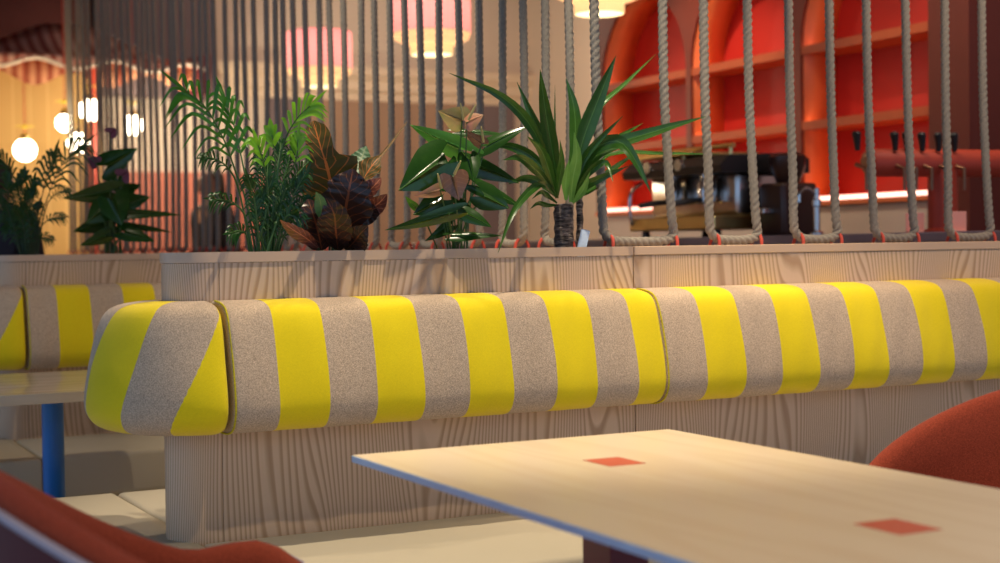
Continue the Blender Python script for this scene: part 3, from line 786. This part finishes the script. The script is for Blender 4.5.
def croton():
    p = thing('potted_croton', 'croton with broad dark lobed leaves and orange veins, between palm and anthurium', 'plant')
    k = mpx(PY)
    def pf(l):
        def f(t):
            x = t*(len(l)-1); i = min(int(x), len(l)-2); return l[i]+(l[i+1]-l[i])*(x-i)
        return f
    root = W(333, 250, PY); root.z = PZ-.07
    G = {'croton': Leaves(), 'crotond': Leaves(), 'crotonr': Leaves(), 'crotong': Leaves()}
    lob = pf([.15, .35, .60, .78, .90, 1, 1.05, .52, .40, .42, .44, .42, .32, .06])
    dk = pf([.2, .55, .8, .62, .9, 1, .95, .7, .8, .6, .35, .05])
    nk = pf([.15, .6, 1, .8, .4, .16, .12, .12, .10, .08, .03])
    el = pf([.15, .55, .85, 1, .95, .75, .45, .05])
    S = B()
    for m, pts, w, pr, fo, ro in (
        ('croton', [(333, 205, -.02), (329, 175, -.05), (321, 148, -.06), (313, 121, -.03)], 56, lob, .15, 0),
        ('crotond', [(344, 244, -.02), (345, 215, -.07), (349, 190, -.10), (353, 169, -.10)], 52, dk, .2, .1),
        ('crotond', [(322, 250, -.01), (318, 232, -.04), (313, 214, -.07), (308, 199, -.06)], 34, dk, .2, -.2),
        ('crotond', [(338, 250, -.03), (336, 232, -.09), (334, 214, -.12), (326, 198, -.12)], 34, el, .2, .3),
        ('croton', [(362, 181, .02), (374, 163, .03), (386, 150, .05), (407, 122, .08)], 24, nk, .3, .3),
        ('crotonr', [(360, 204, -.04), (366, 194, -.08), (374, 186, -.10), (381, 178, -.10)], 18, el, .4, .4),
        ('crotonr', [(364, 214, -.03), (372, 208, -.06), (380, 202, -.09), (387, 194, -.11)], 19, el, .35, 0),
        ('crotond', [(352, 226, 0), (364, 216, -.05), (374, 209, -.07), (384, 205, -.08)], 22, el, .3, .2),
        ('crotong', [(352, 176, .09), (358, 166, .10), (362, 157, .11), (366, 146, .12)], 22, el, .2, .1),
        ('crotonr', [(318, 248, -.05), (306, 238, -.10), (292, 229, -.15), (280, 220, -.19)], 13, el, .3, .3),
        ('crotond', [(346, 250, -.02), (354, 242, -.07), (360, 234, -.10), (368, 226, -.12)], 26, el, .25, 0),
        ('croton', [(330, 214, .03), (318, 196, .05), (308, 180, .07), (299, 166, .08)], 24, el, .2, .2),
        ('crotong', [(326, 224, -.05), (322, 212, -.09), (320, 200, -.12), (316, 192, -.14)], 12, el, .2, .2),
        ('crotond', [(334, 246, .02), (350, 222, .05), (358, 200, .07), (362, 186, .08)], 26, el, .2, .2),
    ):
        P = Q(pts); own = m in ('crotonr', 'crotong'); X = Leaves() if own else G[m]; X.blade(P, w*k, pr, fo, ro, n=8, wave=.12)
        if own: X.make('red_leaf' if m == 'crotonr' else 'green_leaf', m, p)
        r = root+V((random.uniform(-.02, .02), random.uniform(-.02, .02), 0))
        tube(S, spline([r, r.lerp(P[0], .6)+V((0, .005, .01)), P[0]], 5), .003, 6)
    for nm, m in (('foliage', 'croton'), ('dark_leaf', 'crotond')): G[m].make(nm, m, p)
    tube(S, [root, W(335, 235, PY), W(337, 215, PY+.01)], [.009, .008, .005], 10)
    obj('stems', S, 'stemd', p)
croton()

def palm(label, y, dx, f, dark):
    p = thing('potted_palm', label, 'plant')
    sc = f; k = mpx(y)
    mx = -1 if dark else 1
    def T_(l): return [W(dx+mx*(a-262)*sc, 250+(b-250)*sc, y+(c[0] if c else 0)) for a, b, *c in l]
    S = B(); L, Lb = Leaves(), Leaves()
    z0 = PZ-.07
    def st(pts): P = T_(pts); P[0].z = z0; return P
    s = k*sc
    Lu = Leaves()
    Lu.frond(st([(260, 252), (247, 205, 0), (235, 170, -.02), (224, 140, -.05), (206, 108, -.08), (186, 91, -.11)]), 42*s, 3.3*s, 9, .5, 1.0, .46, S)
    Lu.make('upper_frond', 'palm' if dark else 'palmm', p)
    Lu = Leaves()
    Lu.frond(st([(262, 252), (251, 200, .02), (243, 165, .03), (236, 132, .05), (226, 104, .07)]), 36*s, 4*s, 6, .45, .9, .55, S)
    Lu.make('upper_frond', 'palm' if dark else 'palmm', p)
    L.frond(st([(256, 252), (240, 195, -.02), (228, 168, -.06), (212, 158, -.10), (203, 158, -.12)]), 14*s, 1.7*s, 10, .4, .9, .45, S)
    L.frond(st([(256, 252), (247, 222, -.03), (235, 204, -.06), (224, 200, -.08), (213, 199, -.10)]), 16*s, 2.2*s, 7, .35, .8, .45, S)
    L.frond(st([(253, 252), (247, 238, -.03), (240, 231, -.07), (229, 233, -.11)]), 15*s, 2.1*s, 7, .35, .9, .4, S)
    for k_, (bx_, m_, t_) in enumerate(((264, (262, 190), (258, 152)), (268, (280, 195), (292, 150)), (270, (290, 205), (306, 172)), (270, (292, 215), (309, 200)), (266, (276, 180), (281, 142)), (264, (266, 195), (268, 160)),
                         (270, (290, 190), (311, 158)), (268, (284, 220), (300, 218)), (262, (255, 205), (248, 178)), (266, (272, 215), (284, 188)), (264, (262, 212), (272, 180)), (268, (282, 200), (296, 182)), (262, (268, 225), (290, 206)), (260, (256, 215), (262, 196)))):
        d = random.uniform(-.1, .1)
        L.frond(st([(bx_, 252), (*m_, d*.6), (*t_, d)]), 15*s, 1.9*s, 15, .5, 1.1, .28, S)
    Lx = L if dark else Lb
    Lx.frond(st([(268, 252), (276, 190, 0), (283, 146, -.03), (296, 120, -.06), (310, 106, -.09)]), 28*s, 3.2*s, 7, .3, .8, .58, S)
    Lx.frond(st([(266, 252), (268, 200, -.03), (264, 165, -.08), (258, 145, -.11)]), 24*s, 3.6*s, 4, .4, .8, .6, S)
    Lx.frond(st([(268, 252), (274, 195, -.02), (275, 160, -.05), (272, 135, -.06)]), 20*s, 5.5*s, 2, .15, .6, .8, S)
    Lx.frond(st([(268, 252), (284, 190, .0), (296, 160, -.06), (298, 140, -.07)]), 22*s, 3.2*s, 5, .4, .8, .6, S)
    L.make('foliage', 'palm', p)
    if not dark: Lb.make('bright_foliage', 'palmb', p)
    else: Lb.bm.free()
    for _ in range(9):
        a = T_([(random.uniform(250, 275), 252)])[0]; a.z = z0; b = T_([(random.uniform(246, 284), random.uniform(195, 225), random.uniform(-.04, .04))])[0]
        a.y += random.uniform(-.04, .04); tube(S, [a, a.lerp(b, .5)+V((0, 0, .01)), b], [.0035, .003, .0022], 7)
    obj('stems', S, 'stem' if not dark else 'stemd', p)
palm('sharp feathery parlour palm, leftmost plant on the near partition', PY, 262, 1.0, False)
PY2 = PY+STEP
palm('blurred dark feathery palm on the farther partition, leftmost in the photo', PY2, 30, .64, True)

def far_anthurium():
    p = thing('potted_anthurium', 'blurred dark anthurium on the farther partition below the globe lamps', 'plant')
    k = mpx(PY2); S = B(); root = W(112, 252, PY2); root.z = PZ-.07; L = Leaves()
    for b, t_, w, ro, dy in (((107, 166), (137, 148), 24, .1, -.05), ((110, 192), (65, 200), 20, .4, -.1), ((118, 205), (150, 196), 22, .3, -.05), ((120, 214), (182, 211), 12, .6, -.1), ((122, 226), (173, 229), 10, .6, 0),
                       ((108, 205), (88, 222), 26, .1, -.1), ((104, 222), (75, 232), 18, .3, 0), ((112, 200), (122, 224), 30, .1, -.12), ((125, 232), (155, 240), 16, .4, -.1), ((105, 236), (82, 246), 14, .4, -.1), ((122, 192), (140, 184), 16, .4, .1), ((112, 226), (98, 242), 22, .2, .05), ((118, 178), (126, 200), 20, .2, .05)):
        bb, tt = W(*b, PY2+dy), W(*t_, PY2+dy-.04); L.heart(bb, tt, w*k, ro)
        r = root+V((random.uniform(-.04, .04), random.uniform(-.03, .03), 0)); tube(S, spline([r, r.lerp(bb, .55)+V((0, .01, .03)), bb], 6), .003, 6)
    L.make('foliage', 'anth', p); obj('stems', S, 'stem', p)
    for b, t_, w, ro, dy in (((110, 133), (116, 128), 12, .2, -.05), ((96, 163), (88, 158), 13, .3, -.1), ((122, 176), (129, 170), 16, .2, -.1)):
        X = Leaves(); bb, tt = W(*b, PY2+dy), W(*t_, PY2+dy); X.heart(bb, tt, w*k, ro); f = X.make('spathe', 'mauvespathe', p)
        r = root+V((random.uniform(-.03, .03), 0, 0)); obj('stalk', tube(B(), spline([r, r.lerp(bb, .5)+V((0, .01, .02)), bb], 6), .0025, 6), 'stemd', f)
M['mauvespathe'] = leaf('mauve_spathe', (.12, .03, .07), (.18, .06, .10), None, .35, .15)
far_anthurium()

# ------------------------------------------------------------------ bar: arched niches
XN, DN = 5.07, .24
def niche():
    c = thing('arched_shelf_cabinet', 'red and orange cabinet of three lit arched shelf niches behind the bar', 'cabinet')
    yc = [7.860, 6.846, 5.829]; r = .482; zb, zs, zt = 1.36, 2.19, 3.2
    y_hi, y_lo = 8.42, 5.10
    bm = B(); K = 18
    def quad(*p): bm.faces.new([bm.verts.new(q) for q in p])
    def wallrect(ya, yb, za, zb_): quad((XN, ya, za), (XN, yb, za), (XN, yb, zb_), (XN, ya, zb_))
    edges = [y_hi]+[v for y in yc for v in (y+r, y-r)]+[y_lo]
    for i in range(0, len(edges), 2): wallrect(edges[i], edges[i+1], zb, zt)
    for y in yc:
        for k in range(K):
            a, b = PI*k/K, PI*(k+1)/K
            pa, pb = (y+r*math.cos(a), zs+r*math.sin(a)*1.06), (y+r*math.cos(b), zs+r*math.sin(b)*1.06)
            quad((XN, pa[0], pa[1]), (XN, pb[0], pb[1]), (XN, pb[0], zt), (XN, pa[0], zt))
    bmesh.ops.remove_doubles(bm, verts=bm.verts[:], dist=1e-5)
    g = bmesh.ops.extrude_face_region(bm, geom=bm.faces[:])
    bmesh.ops.translate(bm, verts=[v for v in g['geom'] if isinstance(v, bmesh.types.BMVert)], vec=(.02, 0, 0))
    obj('front_frame', bm, 'cabfront', c, 0)
    obj('side_post', bx((XN-.02, y_lo-.02, 0), (XN+.35, y_lo+.24, zt)), 'darkred', c, 0)
    obj('base', bx((XN-.012, y_lo+.24, zb-.025), (XN+.30, y_hi, zb-.001)), 'orange', c, 0)
    for j, y in enumerate(yc):
        bm = B(); rows = []
        pr = [(y+r, zb)]+[(y+r*math.cos(PI*k/K), zs+r*math.sin(PI*k/K)*1.06) for k in range(K+1)]+[(y-r, zb)]
        for a, b in zip(pr, pr[1:]):
            q = [(XN+.021, *a), (XN+.021, *b), (XN+DN, *b), (XN+DN, *a)]; bm.faces.new([bm.verts.new(v) for v in q])
        bmesh.ops.remove_doubles(bm, verts=bm.verts[:], dist=1e-5)
        sh_ = obj('niche_lining', bm, 'orange', c, 30)
        md = sh_.modifiers.new('thickness', 'SOLIDIFY'); md.thickness = .012; md.offset = 1
        obj('back_panel', bx((XN+DN, y-r-.012, zb), (XN+DN+.02, y+r+.012, zs+r*1.06+.012)), 'redpanel', c, 0)
        for z in (1.765, 2.165):
            s = obj('shelf', bx((XN+.015, y-r+.002, z-.025), (XN+DN-.001, y+r-.002, z)), 'shelf', c, 0)
            obj('lip', bx((XN+.004, y-r+.002, z-.027), (XN+.0145, y+r-.002, z+.018)), 'shelf', s, 0)
            obj('light_strip', bx((XN+.03, y-r+.01, z+.001), (XN+.05, y+r-.004, z+.010)), 'led', s, 0)
        obj('front_strip', bx((XN-.012, y-r+.01 if j else y-r+.06, zb+.0), (XN+.012, y+r-.01, zb+.022)), 'ledfront', c, 0)
        obj('light_strip', bx((XN+.035, y-r+.01, zb+.001), (XN+.055, y+r-.01, zb+.012)), 'led', c, 0)
niche()
struct(obj('trim_8', bx((XN+.01, 5.345, 0), (5.419, 8.415, 1.33)), 'tilewall', smooth=0))
# back wall panel below the niches is the tiled wall; the back counter stands before it
ctr = thing('bar_counter', 'slate grey bar counter along the right, seen just above the partition', 'counter')
obj('top', bx((3.9, 3.75, 1.135), (4.55, 8.8, 1.172), .005), 'slate', ctr, 0)
obj('body', bx((3.98, 3.80, 0), (4.5, 8.75, 1.134)), 'slate', ctr, 0)
CT = 1.1725
# espresso machine standing on the counter, seen from its working side
em = thing('espresso_machine', 'chrome and black espresso machine on the bar, before the middle niche', 'coffee machine', (4.25, 5.955, CT), 0)
obj('body', bx((-.13, -.36, .10), (.24, .36, .30), .02, 3), 'steel', em, 40)
obj('drip_tray', bx((-.26, -.36, .035), (.20, .36, .10), .008), 'brass', em, 0)
bm = B()
prof = [(-.24, .295), (-.25, .33), (-.20, .375), (.20, .39), (.26, .36), (.26, .295)]
a = [bm.verts.new((x, -.40, z)) for x, z in prof]; b = [bm.verts.new((x, .44, z)) for x, z in prof]
for i in range(len(a)): bm.faces.new((a[i], a[(i+1) % len(a)], b[(i+1) % len(a)], b[i]))
bm.faces.new(a[::-1]); bm.faces.new(b)
obj('hood', bm, 'black', em, 0)
bm = B(); tube(bm, [V((-.16, .42, .42)), V((-.16, -.38, .42))], .012, 10)
for y in (.40, .02, -.36): tube(bm, [V((-.16, y, .42)), V((-.16, y, .37))], .009, 8)
obj('cup_rail', bm, 'brass', em)
obj('top_plate', bx((-.2, -.10, .392), (.2, .42, .41), .004), 'brass', em, 0)
for y in (-.20, .08):
    g = obj('group_head', lathe(B(), [(.045, .0), (.045, .05), (.035, .07), (.035, .10)], (-.18, y, .195)), 'steel', em)
    obj('portafilter', lathe(B(), [(.02, -.02), (.038, -.01), (.038, .02), (.03, .022)], (-.18, y, .175)), 'steel', g)
    obj('handle', tube(B(), [V((-.21, y, .175)), V((-.30, y+.02, .165)), V((-.36, y+.03, .155))], [.012, .016, .013], 10), 'black', g)
for y in (.33, -.32): obj('steam_wand', tube(B(), spline([V((-.2, y, .28)), V((-.27, y, .22)), V((-.27, y, .10)), V((-.25, y, .06))], 6), .008, 8), 'steel', em)
for y in (.30, -.30):
    for x in (-.2, .16): obj('foot', lathe(B(), [(.022, 0), (.018, .036)], (x, y, 0)), 'black', em)
for y in (.21, -.06): obj('gauge', lathe(B(), [(.03, -.008), (.03, .004), (.0, .006)], (-.245, y, .345), axis='x'), 'steel', em)
gr = thing('coffee_grinder', 'dark coffee grinder with wide hopper right of the espresso machine', 'grinder', (4.28, 5.425, CT))
obj('body', bx((-.10, -.09, .0), (.10, .09, .24), .02, 3), 'dark', gr, 40)
obj('hopper', lathe(B(), [(.05, .24), (.055, .25), (.082, .31), (.085, .36), (.07, .37), (0, .37)]), 'dark', gr)
obj('dosing_fork', bx((-.16, -.03, .10), (-.10, .03, .125), .004), 'steel', gr, 0)
wt = thing('water_tap', 'slim chrome water tap standing on the bar beside the grinder', 'tap', tuple(WX(817, 238, 4.15).xy)+(CT,))
obj('column', lathe(B(), [(.03, 0), (.03, .01), (.014, .02), (.014, .12), (.020, .125), (.020, .15), (.012, .155), (.012, .2), (0, .203)], seg=16), 'steel', wt)
obj('spout', tube(B(), spline([V((0, 0, .17)), V((-.05, 0, .20)), V((-.09, 0, .18)), V((-.095, 0, .14))], 6), .007, 8), 'steel', wt)
# beer tap: a red tube across a post
A_, B_ = CAM+ray(868, 164)*6.15, CAM+ray(1040, 162.5)*6.45
dv = (B_-A_).normalized(); L_ = (B_-A_).length; rz = math.atan2(dv.y, dv.x)
post_s = (CAM+ray(942, 164)*6.28-A_).length
bt = thing('beer_tap', 'red tubular beer tap tower with black handles at the right', 'beer tap', (A_.x+dv.x*post_s, A_.y+dv.y*post_s, CT), rz)
zc = (A_.z+B_.z)/2-CT; rt = .058
obj('tube', lathe(B(), [(0, -post_s), (rt*.9, -post_s), (rt, -post_s+.008), (rt, L_-post_s)], (0, 0, zc), 32, 'x'), 'red', bt, 40)
obj('post', lathe(B(), [(.085, 0), (.085, .012), (.062, .02), (.062, zc)], seg=28), 'red', bt)
for i, px in enumerate((862, 880, 898, 918, 938, 958)):
    s = (CAM+ray(px, 150)*6.2-A_).length*(1 if px > 868 else -1)-post_s
    h = obj('tap_handle', tube(B(), [V((s, -.045, zc+rt*.8)), V((s-.004, -.05, zc+rt+.03)), V((s-.010, -.053, zc+rt+.058)), V((s-.011, -.054, zc+rt+.066))], [.010, .015, .019, .012], 12), 'black', bt)
    obj('spout', tube(B(), [V((s, -rt*.6, zc-.01)), V((s, -rt-.05, zc-.03)), V((s-.004, -rt-.055, zc-rt-.06))], [.009, .008, .006], 10), 'bronze', h)
obj('end_cap', lathe(B(), [(0, -.006), (rt*.75, -.006), (rt*.8, .0)], (-post_s-.001, 0, zc), 28, 'x'), 'bronze', bt)
for px, lab in ((915, 'small pink card holder on the bar, left of the beer tap post'), (957, 'small pink card holder on the bar, right of the beer tap post')):
    q = WX(px, 236, 4.05); h = thing('card_holder', lab, 'card holder', (q.x, q.y, CT), -.5, 'pink card holders')
    obj('foot', bx((-.03, -.02, 0), (.03, .02, .008), .002), 'pinkcard', h, 0) if 'pinkcard' in M else None
    M.setdefault('pinkcard', plain('pink_card', (.72, .30, .25), .6))
    if not h.children: obj('foot', bx((-.03, -.02, 0), (.03, .02, .008), .002), 'pinkcard', h, 0)
    bm = bx((-.035, -.002, .008), (.035, .002, .075), .001); obj('card', bm, 'pinkcard', h, 0)

# ------------------------------------------------------------------ pendant lamps
def pendant(pos_px, Z, dia, zbot, label):
    c = CAM+ray(*pos_px)*Z; s = dia/.45
    p = thing('pendant_lamp', label, 'lamp', (c.x, c.y, zbot), 0, 'pink pleated pendant lamps')
    f = lambda *l: [(r*s, z*s) for r, z in l]
    obj('pink_shade', lathe(B(), f((.215, .130), (.225, .135), (.225, .385), (.215, .39)), seg=48, cap=False), 'pink_shade', p)
    obj('amber_tier', lathe(B(), f((.222, .133), (.212, .10), (.17, .078), (.125, .074)), seg=48, cap=False), 'amber_shade', p)
    obj('lower_ring', lathe(B(), f((.122, .076), (.122, .022), (.118, .012)), seg=40, cap=False), 'amber_shade', p)
    obj('diffuser', lathe(B(), f((0, .014), (.117, .014)), seg=40, cap=False), 'diffuser', p)
    obj('top_plate', lathe(B(), f((0, .387), (.214, .387), (.214, .393), (0, .395)), seg=40), 'trim', p)
    obj('cord', tube(B(), [V((0, 0, .39*s)), V((0, 0, CEIL-zbot-.005))], .006, 8), 'cord', p)
    ld = bpy.data.lights.new('pendant_bulb', 'POINT'); ld.energy = 2.8; ld.color = (1, .80, .66); ld.shadow_soft_size = .05
    lo = bpy.data.objects.new('pendant_bulb', ld); COL.objects.link(lo); lo.location = (c.x, c.y, zbot+.27*s)
pendant((319.5, 60), 10.3, .45, 2.255, 'pink pleated pendant lamp farthest away, leftmost of the three')
pendant((432, 60), 8.5, .45, 2.23, 'pink pleated pendant lamp in the middle of the three')
pendant((600, 60), 7.2, .45, 2.245, 'pendant lamp cut by the top edge, only its amber ring showing')

# ------------------------------------------------------------------ kiosk with striped canopy at the left rear
YK = 11.3
struct(obj('wall_alcove', bx((.2, YK+.62, 0), (2.62, YK+.70, 2.55)), 'ochre', smooth=0))
kc = thing('striped_canopy', 'red and pink striped tent canopy with white wavy trim at the far left', 'canopy')
x0, x1 = 1.45, 3.30; zE, zR = 2.60, 2.93
bm = B(); NX = 60
def roof_z(x, t):
    top = zR-(x-2.55)/(x1-2.55)*(zR-zE-.02) if x > 2.55 else zR-max(0, 2.2-x)/(2.2-x0)*(zR-zE-.02)
    return zE+(top-zE)*t
rows = []
for i in range(NX+1):
    x = x0+(x1-x0)*i/NX
    rows.append([bm.verts.new((x, YK+.62*t+.0, roof_z(x, t)-.05*math.sin(PI*t))) for t in (0, .25, .5, .75, 1)])
for a, b in zip(rows, rows[1:]):
    for k in range(4): bm.faces.new((a[k], b[k], b[k+1], a[k+1]))
r_ = obj('roof', bm, 'tent', kc, 60); md = r_.modifiers.new('thickness', 'SOLIDIFY'); md.thickness = .012
def wavy(zt, amp, drop, y, name, mat):
    bm = B(); N = 120; rows = []
    for i in range(N+1):
        x = x0+(x1-x0)*i/N
        zl = zE-drop+amp*math.cos((x-2.03)*2*PI/.56)
        rows.append([bm.verts.new((x, y, zt)), bm.verts.new((x, y-.01, zt*.5+zl*.5)), bm.verts.new((x, y, zl))])
    for a, b in zip(rows, rows[1:]):
        for k in range(2): bm.faces.new((a[k], b[k], b[k+1], a[k+1]))
    o = obj(name, bm, mat, kc, 60); md = o.modifiers.new('thickness', 'SOLIDIFY'); md.thickness = .008
    return lambda i: V((x0+(x1-x0)*i/N, y-.012, zE-drop+amp*math.cos((x0+(x1-x0)*i/N-2.03)*2*PI/.56)))
fn = wavy(zE+.01, .035, .055, YK-.01, 'valance', 'tent')
obj('trim', tube(B(), [fn(i) for i in range(121)], .014, 8), 'trim', kc)
wavy(zE, -.05, .155, YK+.12, 'inner_valance', 'tentdark')
obj('pole', tube(B(), [V((2.447, YK+.1, 0)), V((2.447, YK+.1, zE+.02))], .028, 14), 'red', kc)
obj('side_beam', bx((3.24, YK-.03, 2.35), (3.33, YK+.62, 2.66)), 'maroon', kc, 0)
struct(obj('trim_7', bx((-2, YB-.1, 2.45), (2.61, YB, CEIL)), 'ceil', smooth=0))
struct(obj('trim_6', bx((2.62, YB-.25, 2.40), (3.55, YB-.06, CEIL)), 'mauve', smooth=0))
GL = [((25, 150), .082, 'by itself at the far left'), ((65, 123), .068, 'highest but one, just right of the first rope'), ((90, 110), .08, 'hanging highest, beside the red pole'), ((78, 143), .08, 'lowest of the middle cluster, above the dark anthurium'), ((133, 125), .075, 'rightmost, right of the red pole')]
for i, (q, r, lab) in enumerate(GL):
    c = W(*q, (YK-.1, YK-.06, YK-.55, YK-.22, YK-.25)[i])
    g = thing('globe_lamp', 'glowing round globe lamp under the canopy, '+lab, 'lamp', c, 0, 'globe lamps under the canopy')
    obj('globe', lathe(B(), [(max(1e-4, r*math.sin(PI*k/12)), -r*math.cos(PI*k/12)) for k in range(13)], seg=20, cap=False), 'globe', g)
    obj('cap', lathe(B(), [(.035, r-.012), (.03, r+.02), (.012, r+.04)], seg=16), 'brass', g)
    obj('cord', tube(B(), [V((0, 0, r+.03)), V((0, 0, (CEIL-.01 if i else zE)-c.z))], .004, 6), 'cord', g)
    for a in range(4):
        d = V((math.cos(a*PI/2), math.sin(a*PI/2), 0))
        o = obj('petal', tube(B(), [V((0, 0, r+.07)), d*.035+V((0, 0, r+.095)), d*.075+V((0, 0, r+.085))], [.004, .018, .004], 8, flat=.3), 'petal', g)

# ------------------------------------------------------------------ people
def figure(label, loc, rz, hair_long, size=1):
    p = thing('person', label, 'person', loc, rz); p.scale = (size,)*3
    def skin(name, verts, edges, mat, lev=2):
        me = bpy.data.meshes.new(name); me.from_pydata([v[:3] for v in verts], edges, [])
        o = link(name, me, mat, p); md = o.modifiers.new('skin', 'SKIN'); md.use_smooth_shade = True
        for i, v in enumerate(verts):
            sv = me.skin_vertices[0].data[i]; sv.radius = (v[3], v[4] if len(v) > 4 else v[3]); sv.use_root = (i == 0)
        ss = o.modifiers.new('sub', 'SUBSURF'); ss.levels = lev; ss.render_levels = lev
        return o
    v = [(0, 0, .95, .14, .10), (0, .0, 1.12, .13, .09), (0, .0, 1.30, .16, .10), (0, .005, 1.44, .10, .075), (0, 0, 1.51, .05), (0, -.012, 1.57, .068, .078), (0, -.016, 1.64, .076, .094), (0, -.006, 1.70, .06, .075)]
    e = [(i, i+1) for i in range(7)]
    def add(par, *q):
        v.append(q); e.append((par, len(v)-1)); return len(v)-1
    n_ = add(5, 0, -.115, 1.605, .012); 
    for s in (-1, 1):
        sh = add(3, s*.17, .0, 1.41, .062); el = add(sh, s*.235, .03, 1.13, .042); wr = add(el, s*.225, -.12, .93, .027); pm = add(wr, s*.222, -.17, .87, .034, .018)
        for k, (dx, ln) in enumerate(((-.024, .060), (-.008, .072), (.008, .068), (.024, .052))):
            f1 = add(pm, s*.222+dx, -.195, .83, .0085); add(f1, s*.222+dx, -.20, .83-ln*.9, .0075)
        t1 = add(pm, s*.222-s*.035, -.195, .865, .0095); add(t1, s*.222-s*.045, -.215, .83, .008)
        hp = add(0, s*.09, 0, .88, .09); kn = add(hp, s*.10, -.02, .49, .056); an = add(kn, s*.10, .02, .09, .038); add(an, s*.105, -.12, .035, .035, .028)
    skin('body', v, e, 'skin')
    jv = [(0, 0, .80, .18, .135), (0, 0, .95, .17, .125), (0, 0, 1.12, .15, .108), (0, 0, 1.31, .175, .118), (0, .005, 1.45, .10, .085), (0, .003, 1.485, .068, .066)]; je = [(0, 1), (1, 2), (2, 3), (3, 4), (4, 5)]
    for s in (-1, 1):
        b = len(jv); jv += [(s*.175, 0, 1.41, .074), (s*.24, .03, 1.13, .056), (s*.23, -.10, .955, .042)]; je += [(3, b), (b, b+1), (b+1, b+2)]
    skin('jacket', jv, je, 'jacket')
    tv = [(0, 0, .96, .145, .11)]; te = []
    for s in (-1, 1):
        b = len(tv); tv += [(s*.095, 0, .84, .105), (s*.102, -.02, .49, .073), (s*.102, .02, .10, .058)]; te += [(0, b), (b, b+1), (b+1, b+2)]
    skin('trousers', tv, te, 'trousers')
    hv = [(0, .015, 1.725, .055, .06), (0, .035, 1.68, .078, .07), (0, .05, 1.61, .075, .05)]; he = [(0, 1), (1, 2)]
    if hair_long: hv += [(0, .06, 1.53, .07, .042), (0, .07, 1.46, .05, .03)]; he += [(2, 3), (3, 4)]
    for s in (-1, 1): b = len(hv); hv += [(s*.066, .005, 1.665, .022, .04), (s*.072, .025, 1.57, .02, .03)]; he += [(1, b), (b, b+1)]
    skin('hair', hv, he, 'hair')
    for s in (-1, 1):
        obj('eye', lathe(B(), [(1e-4, -.011), (.008, -.007), (.011, 0), (.008, .007), (1e-4, .011)], (s*.03, -.098, 1.645), 12, 'y', False), 'trim', p)
        obj('ear', lathe(B(), [(1e-4, -.008), (.024, -.004), (.026, .004), (1e-4, .008)], (s*.080, .0, 1.62), 12, 'x', False), 'skin', p)
    obj('mouth', tube(B(), [V((-.022, -.102, 1.572)), V((0, -.108, 1.572)), V((.022, -.102, 1.572))], [.003, .006, .003], 8), 'salmon', p)
q = CAM+ray(212, 200)*10.6
figure('person in dark clothes with dark hair, standing behind the rope screen at left', (q.x, q.y, 0), math.radians(-75), True)
q = CAM+ray(-3, 200)*7.4
figure('person in dark clothes cut by the left edge, behind the far palm', (q.x, q.y, 0), math.radians(140), True, .93)

# ------------------------------------------------------------------ light
def spot(loc, aim, w, size=75, blend=.6, col=(1, .84, .61), r=.035):
    d = bpy.data.lights.new('ceiling_or_fill_spot', 'SPOT'); d.energy = w; d.spot_size = math.radians(size); d.spot_blend = blend; d.color = col; d.shadow_soft_size = r
    o = bpy.data.objects.new('ceiling_or_fill_spot', d); COL.objects.link(o); o.location = loc
    o.rotation_euler = (V(aim)-V(loc)).to_track_quat('-Z', 'Y').to_euler()
spot((1.75, 2.9, 3.45), (1.9, 3.25, .8), 290, 62)
spot((2.2, 4.0, 3.45), (1.75, 3.5, 1.0), 190, 50, .5)
spot((1.25, 4.9, 3.45), (2.17, 5.0, 1.6), 130, 58)  # added fill with no known fixture, brightens the receding ropes
spot((3.3, 2.3, 3.45), (3.2, 3.4, .95), 210, 60, .6, (1, .76, .52))
spot((1.2, 1.5, 3.45), (1.4, 2.0, .7), 175, 60)
spot((1.15, 3.95, 3.45), (1.1, 4.6, .5), 85, 60)
def point(loc, w, col=(1, .74, .50), r=.1):  # unseen fill lights, added to brighten the ropes, rear walls and bar
    d = bpy.data.lights.new('room_fill', 'POINT'); d.energy = w; d.color = col; d.shadow_soft_size = r
    o = bpy.data.objects.new('room_fill', d); COL.objects.link(o); o.location = loc
point((1.7, 10.7, 2.1), 14, (1, .70, .36)); point((1.3, 5.0, 3.1), 12, (1, .76, .55)); point((3.0, 11.3, 2.0), 42, (1, .88, .64))
point((4.6, 10.6, 3.0), 30, (1, .78, .58)); point((5.7, 10.2, 2.6), 24, (1, .80, .6))
spot((3.9, 6.9, 3.45), (5.42, 7.3, 1.0), 120, 60); spot((3.9, 5.0, 3.45), (5.42, 5.2, 1.0), 80, 60)  # added fills with no known fixtures, brighten the bar wall and tap
point((4.3, 3.9, 2.9), 30, (1, .8, .68)); point((3.2, 7.2, 3.2), 20)
wd = bpy.data.worlds.new('daylight'); SC.world = wd; wd.use_nodes = True
bg = wd.node_tree.nodes['Background']; bg.inputs[0].default_value = (.40, .60, .92, 1); bg.inputs[1].default_value = 1.05

vs = SC.view_settings; vs.view_transform = 'Standard'; vs.look = 'None'; vs.gamma = 1; vs.use_curve_mapping = False; vs.exposure = 0
SC.display_settings.display_device = 'sRGB'
SC.cycles.use_denoising = True
SC.cycles.max_bounces = 6; SC.cycles.sample_clamp_indirect = 4
